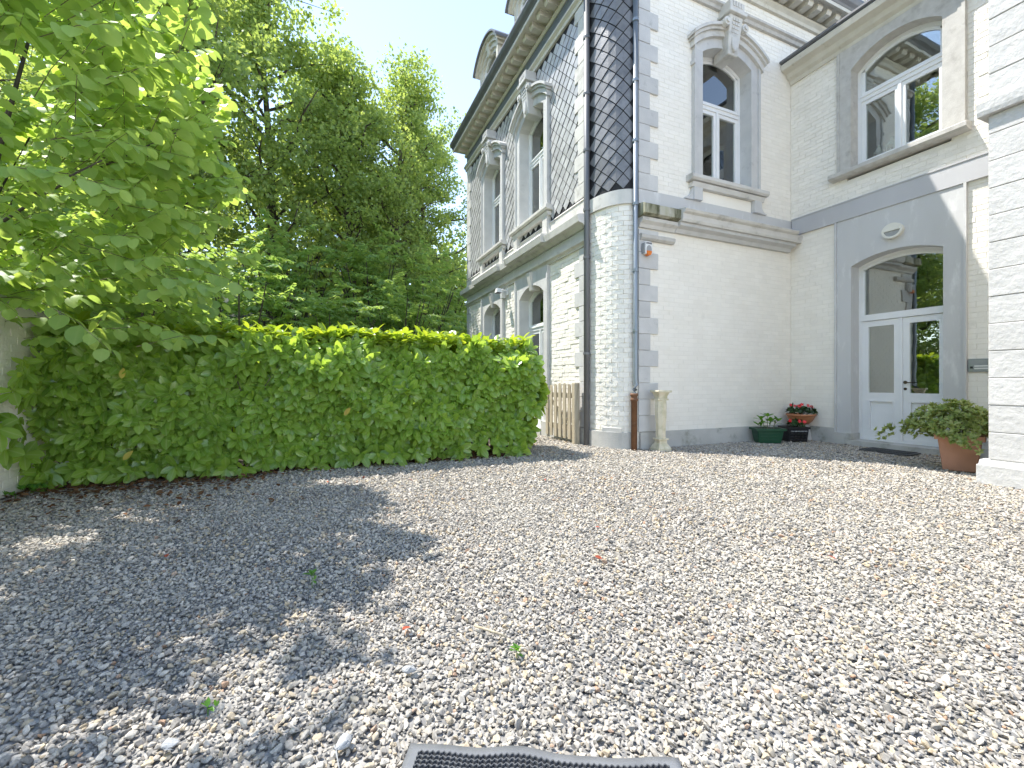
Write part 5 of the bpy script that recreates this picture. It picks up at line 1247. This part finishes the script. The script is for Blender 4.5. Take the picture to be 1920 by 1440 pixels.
def far_wood():
    r = np.random.default_rng(9); cl = []
    for i in range(520):
        x = r.uniform(-26, 14); y = r.uniform(23, 34); z = bank(x, y) + r.uniform(0, 9.5 - .10 * max(0, x + 4) * 3); cl.append((x, y, max(z, .3)))
    for i in range(420):
        cl.append((r.uniform(-30, -17), r.uniform(-14, 24), r.uniform(.4, 11)))
    n = 70; C = np.repeat(np.array(cl), n, 0); P = C + unit(r.normal(size=(len(C), 3))) * (1.5 * r.uniform(.05, 1, len(C)) ** .5)[:, None] * [1, 1, .8]
    S = r.uniform(.22, .38, len(P)); Vv, T = scatter(SMALL[0] * [1.6, 1, 1], SMALL[1], axes(r.normal(size=(len(P), 3)), r.normal(0, .6, (len(P), 3)) + [0, 0, .9]) * S[:, None, None], P)
    tag(link('far_wood', mesh_np('far_wood', Vv, T), 'far_leaf'), 'dense mass of woodland foliage closing the view up the bank', 'woodland', kind='stuff')
    # ground cover (ferns and brambles) at the foot of the wood
    n = 2600; x = r.uniform(-14, 6, n); y = r.uniform(8.2, 20, n); ok = ~((x > XA - .6) & (y < A1 + .5)) & ~((x > 2.4) & (y < 13)); x, y = x[ok], y[ok]; tw = []
    for a, b in zip(x, y): 
        an = r.uniform(0, 6.28); tw.append(((a, b, bank(a, b)), (math.cos(an), math.sin(an), 1.1), r.uniform(.3, .7)))
    M, P, S = sprays(tw, .12, 9, SMALL, .3); Vv, T = scatter(SMALL[0] * [1.2, 1, 1], SMALL[1], M * S[:, None, None], P)
    tag(link('undergrowth', mesh_np('undergrowth', Vv, T), 'shrub_leaf'), 'low fern and bramble undergrowth at the foot of the wood', 'undergrowth', kind='stuff')
far_wood()

# ------------------------------------------------------------------ litter and seedlings on the gravel
def litter():
    r = np.random.default_rng(21); n = 3400; x = r.uniform(-2.75, 3.0, n); y = 6.30 - np.abs(r.normal(0, .22, n)) * np.where(x < -.6, 1.9, .8) + .35 * r.uniform(0, 1, n)
    x2 = r.uniform(-2.75, .2, 700); y2 = r.uniform(4.2, 6.2, 700); k = r.uniform(0, 1, 700) < (y2 - 4.0) / 2.3 * np.clip((.3 - x2) / 2.5, 0, 1); x = np.r_[x, x2[k]]; y = np.r_[y, y2[k]]
    P = np.column_stack([x, y, .014 + r.uniform(0, .016, len(x))]); fw = np.column_stack([r.normal(size=(len(x), 2)), r.normal(0, .2, len(x))]); nr = np.column_stack([r.normal(0, .3, (len(x), 2)), np.ones(len(x))])
    S = r.uniform(.035, .085, len(x)); Vv, T = scatter(OVAL[0], OVAL[1], axes(fw, nr) * S[:, None, None], P)
    tag(link('leaf_litter', mesh_np('leaf_litter', Vv, T), 'litter_leaf'), 'brown dead leaves and bark litter along the foot of the hedge', 'litter', kind='stuff')
    m = MB(); m.add([(-3.2, 6.32, .004), (3.0, 6.32, .004), (3.0, 8.8, .004), (-3.2, 8.8, .004)], [(0, 1, 2, 3)]); tag(m.build('hedge_soil', 'soil'), kind='structure')
    me = mesh_np('fallen_leaf', OVAL[0], OVAL[1]); me.materials.append(MATS['fallen_red'])
    for px, py in ((.32, 1.95), (2.34, 2.08), (1.9, 2.75), (1.55, 2.3), (2.9, 1.75), (3.2, 3.3), (.05, 5.25), (.45, 5.35), (-.6, 4.9), (.9, 5.0), (2.3, 4.4), (-.9, 3.4)):
        o = bpy.data.objects.new('fallen_leaf', me); COL.objects.link(o); o.location = (px, py, .024); s = r.uniform(.035, .06); o.scale = (s, s, s); o.rotation_euler = (r.normal(0, .25), r.normal(0, .25), r.uniform(0, 6.28))
        tag(o, 'small reddish brown dead leaf lying on the open gravel', 'leaf', 'dead leaves scattered on the gravel')
litter()
def seedling(x, y, n, sz, label, hgt=.05, mat='bright_leaf'):
    s = empty('weed', (x, y, 0), label, 'weed'); MB().tube([(x, y, -.01), (x, y, hgt)], .002, 5).build('stem', mat, s)
    plant(s, [((x, y, hgt), (0, 0, 1), n, 1.), ((x + .01, y, hgt * .6), (.5, -.4, .6), max(3, n // 2), .8)], OVAL, sz, mat, 4)
seedling(-.05, 2.62, 6, .045, 'small bright green weed seedling alone on the shaded gravel', .06)
seedling(.72, 1.62, 9, .028, 'tiny pale weed tuft on the gravel near the rubber mat', .025)
seedling(-.35, 1.75, 4, .026, 'tiny two-leaved seedling among the grey stones', .02)
for i, (x, y) in enumerate(((-2.62, 5.95), (-2.55, 6.2), (-2.68, 5.72))):
    s = empty('wall_foot_weed', (x, y, 0), ('middle low weed at the foot of the garden wall', 'low weed at the foot of the garden wall touching the hedge', 'low weed at the foot of the garden wall farthest from the hedge')[i], 'weed', 'weeds at the foot of the garden wall'); MB().tube([(x, y, 0), (x, y, .05)], .003, 5).build('stem', 'bright_leaf', s)
    plant(s, [((x + rng.normal(0, .06), y + rng.normal(0, .08), rng.uniform(.03, .09)), (rng.normal(0, .4), rng.normal(0, .4), 1), 6, 1.) for _ in range(9)], OVAL, .045, 'bright_leaf', 0)
def stick():
    tag(MB().tube([(.62, 1.86, .022), (.67, 1.79, .026), (.72, 1.73, .020)], [.005, .006, .004], 7).build('twig', 'wood_gate', None, True), 'short pale broken stick lying on the gravel', 'stick')
stick()
pm('gravel_big', (.36, .36, .355), (.27, .275, .28), 40, .75, .5, 60)
# a few larger stones that stand out from the rest
for i, (x, y, s, lb) in enumerate(((-.42, 1.62, .026, 'large pale blue grey stone among the shaded gravel'), (.06, 1.42, .030, 'large rounded light stone near the rubber mat corner'), (.30, 1.68, .026, 'large greenish grey stone on the shadow edge'), (-1.2, 2.35, .028, 'large pinkish flat stone in the shaded gravel'))):
    bm = bmesh.new(); r = np.random.default_rng(50 + i)
    for q in unit(r.normal(size=(22, 3))) * [1.15, .8, .5] * s: bm.verts.new(q)
    bmesh.ops.convex_hull(bm, input=bm.verts); [bm.verts.remove(v) for v in [v for v in bm.verts if not v.link_faces]]
    bmesh.ops.bevel(bm, geom=list(bm.edges), offset=.003, segments=1, affect='EDGES'); me = bpy.data.meshes.new('stone'); bm.to_mesh(me); bm.free()
    o = link('stone', me, ('gravel_big', 'gravel_big', 'gravel_big', 'stone_warm')[i]); o.location = (x, y, .018); o.rotation_euler = (0, 0, r.uniform(0, 6)); tag(o, lb, 'stone')
print('objects', len(bpy.data.objects), 'tris', sum(len(m.polygons) for m in bpy.data.meshes))
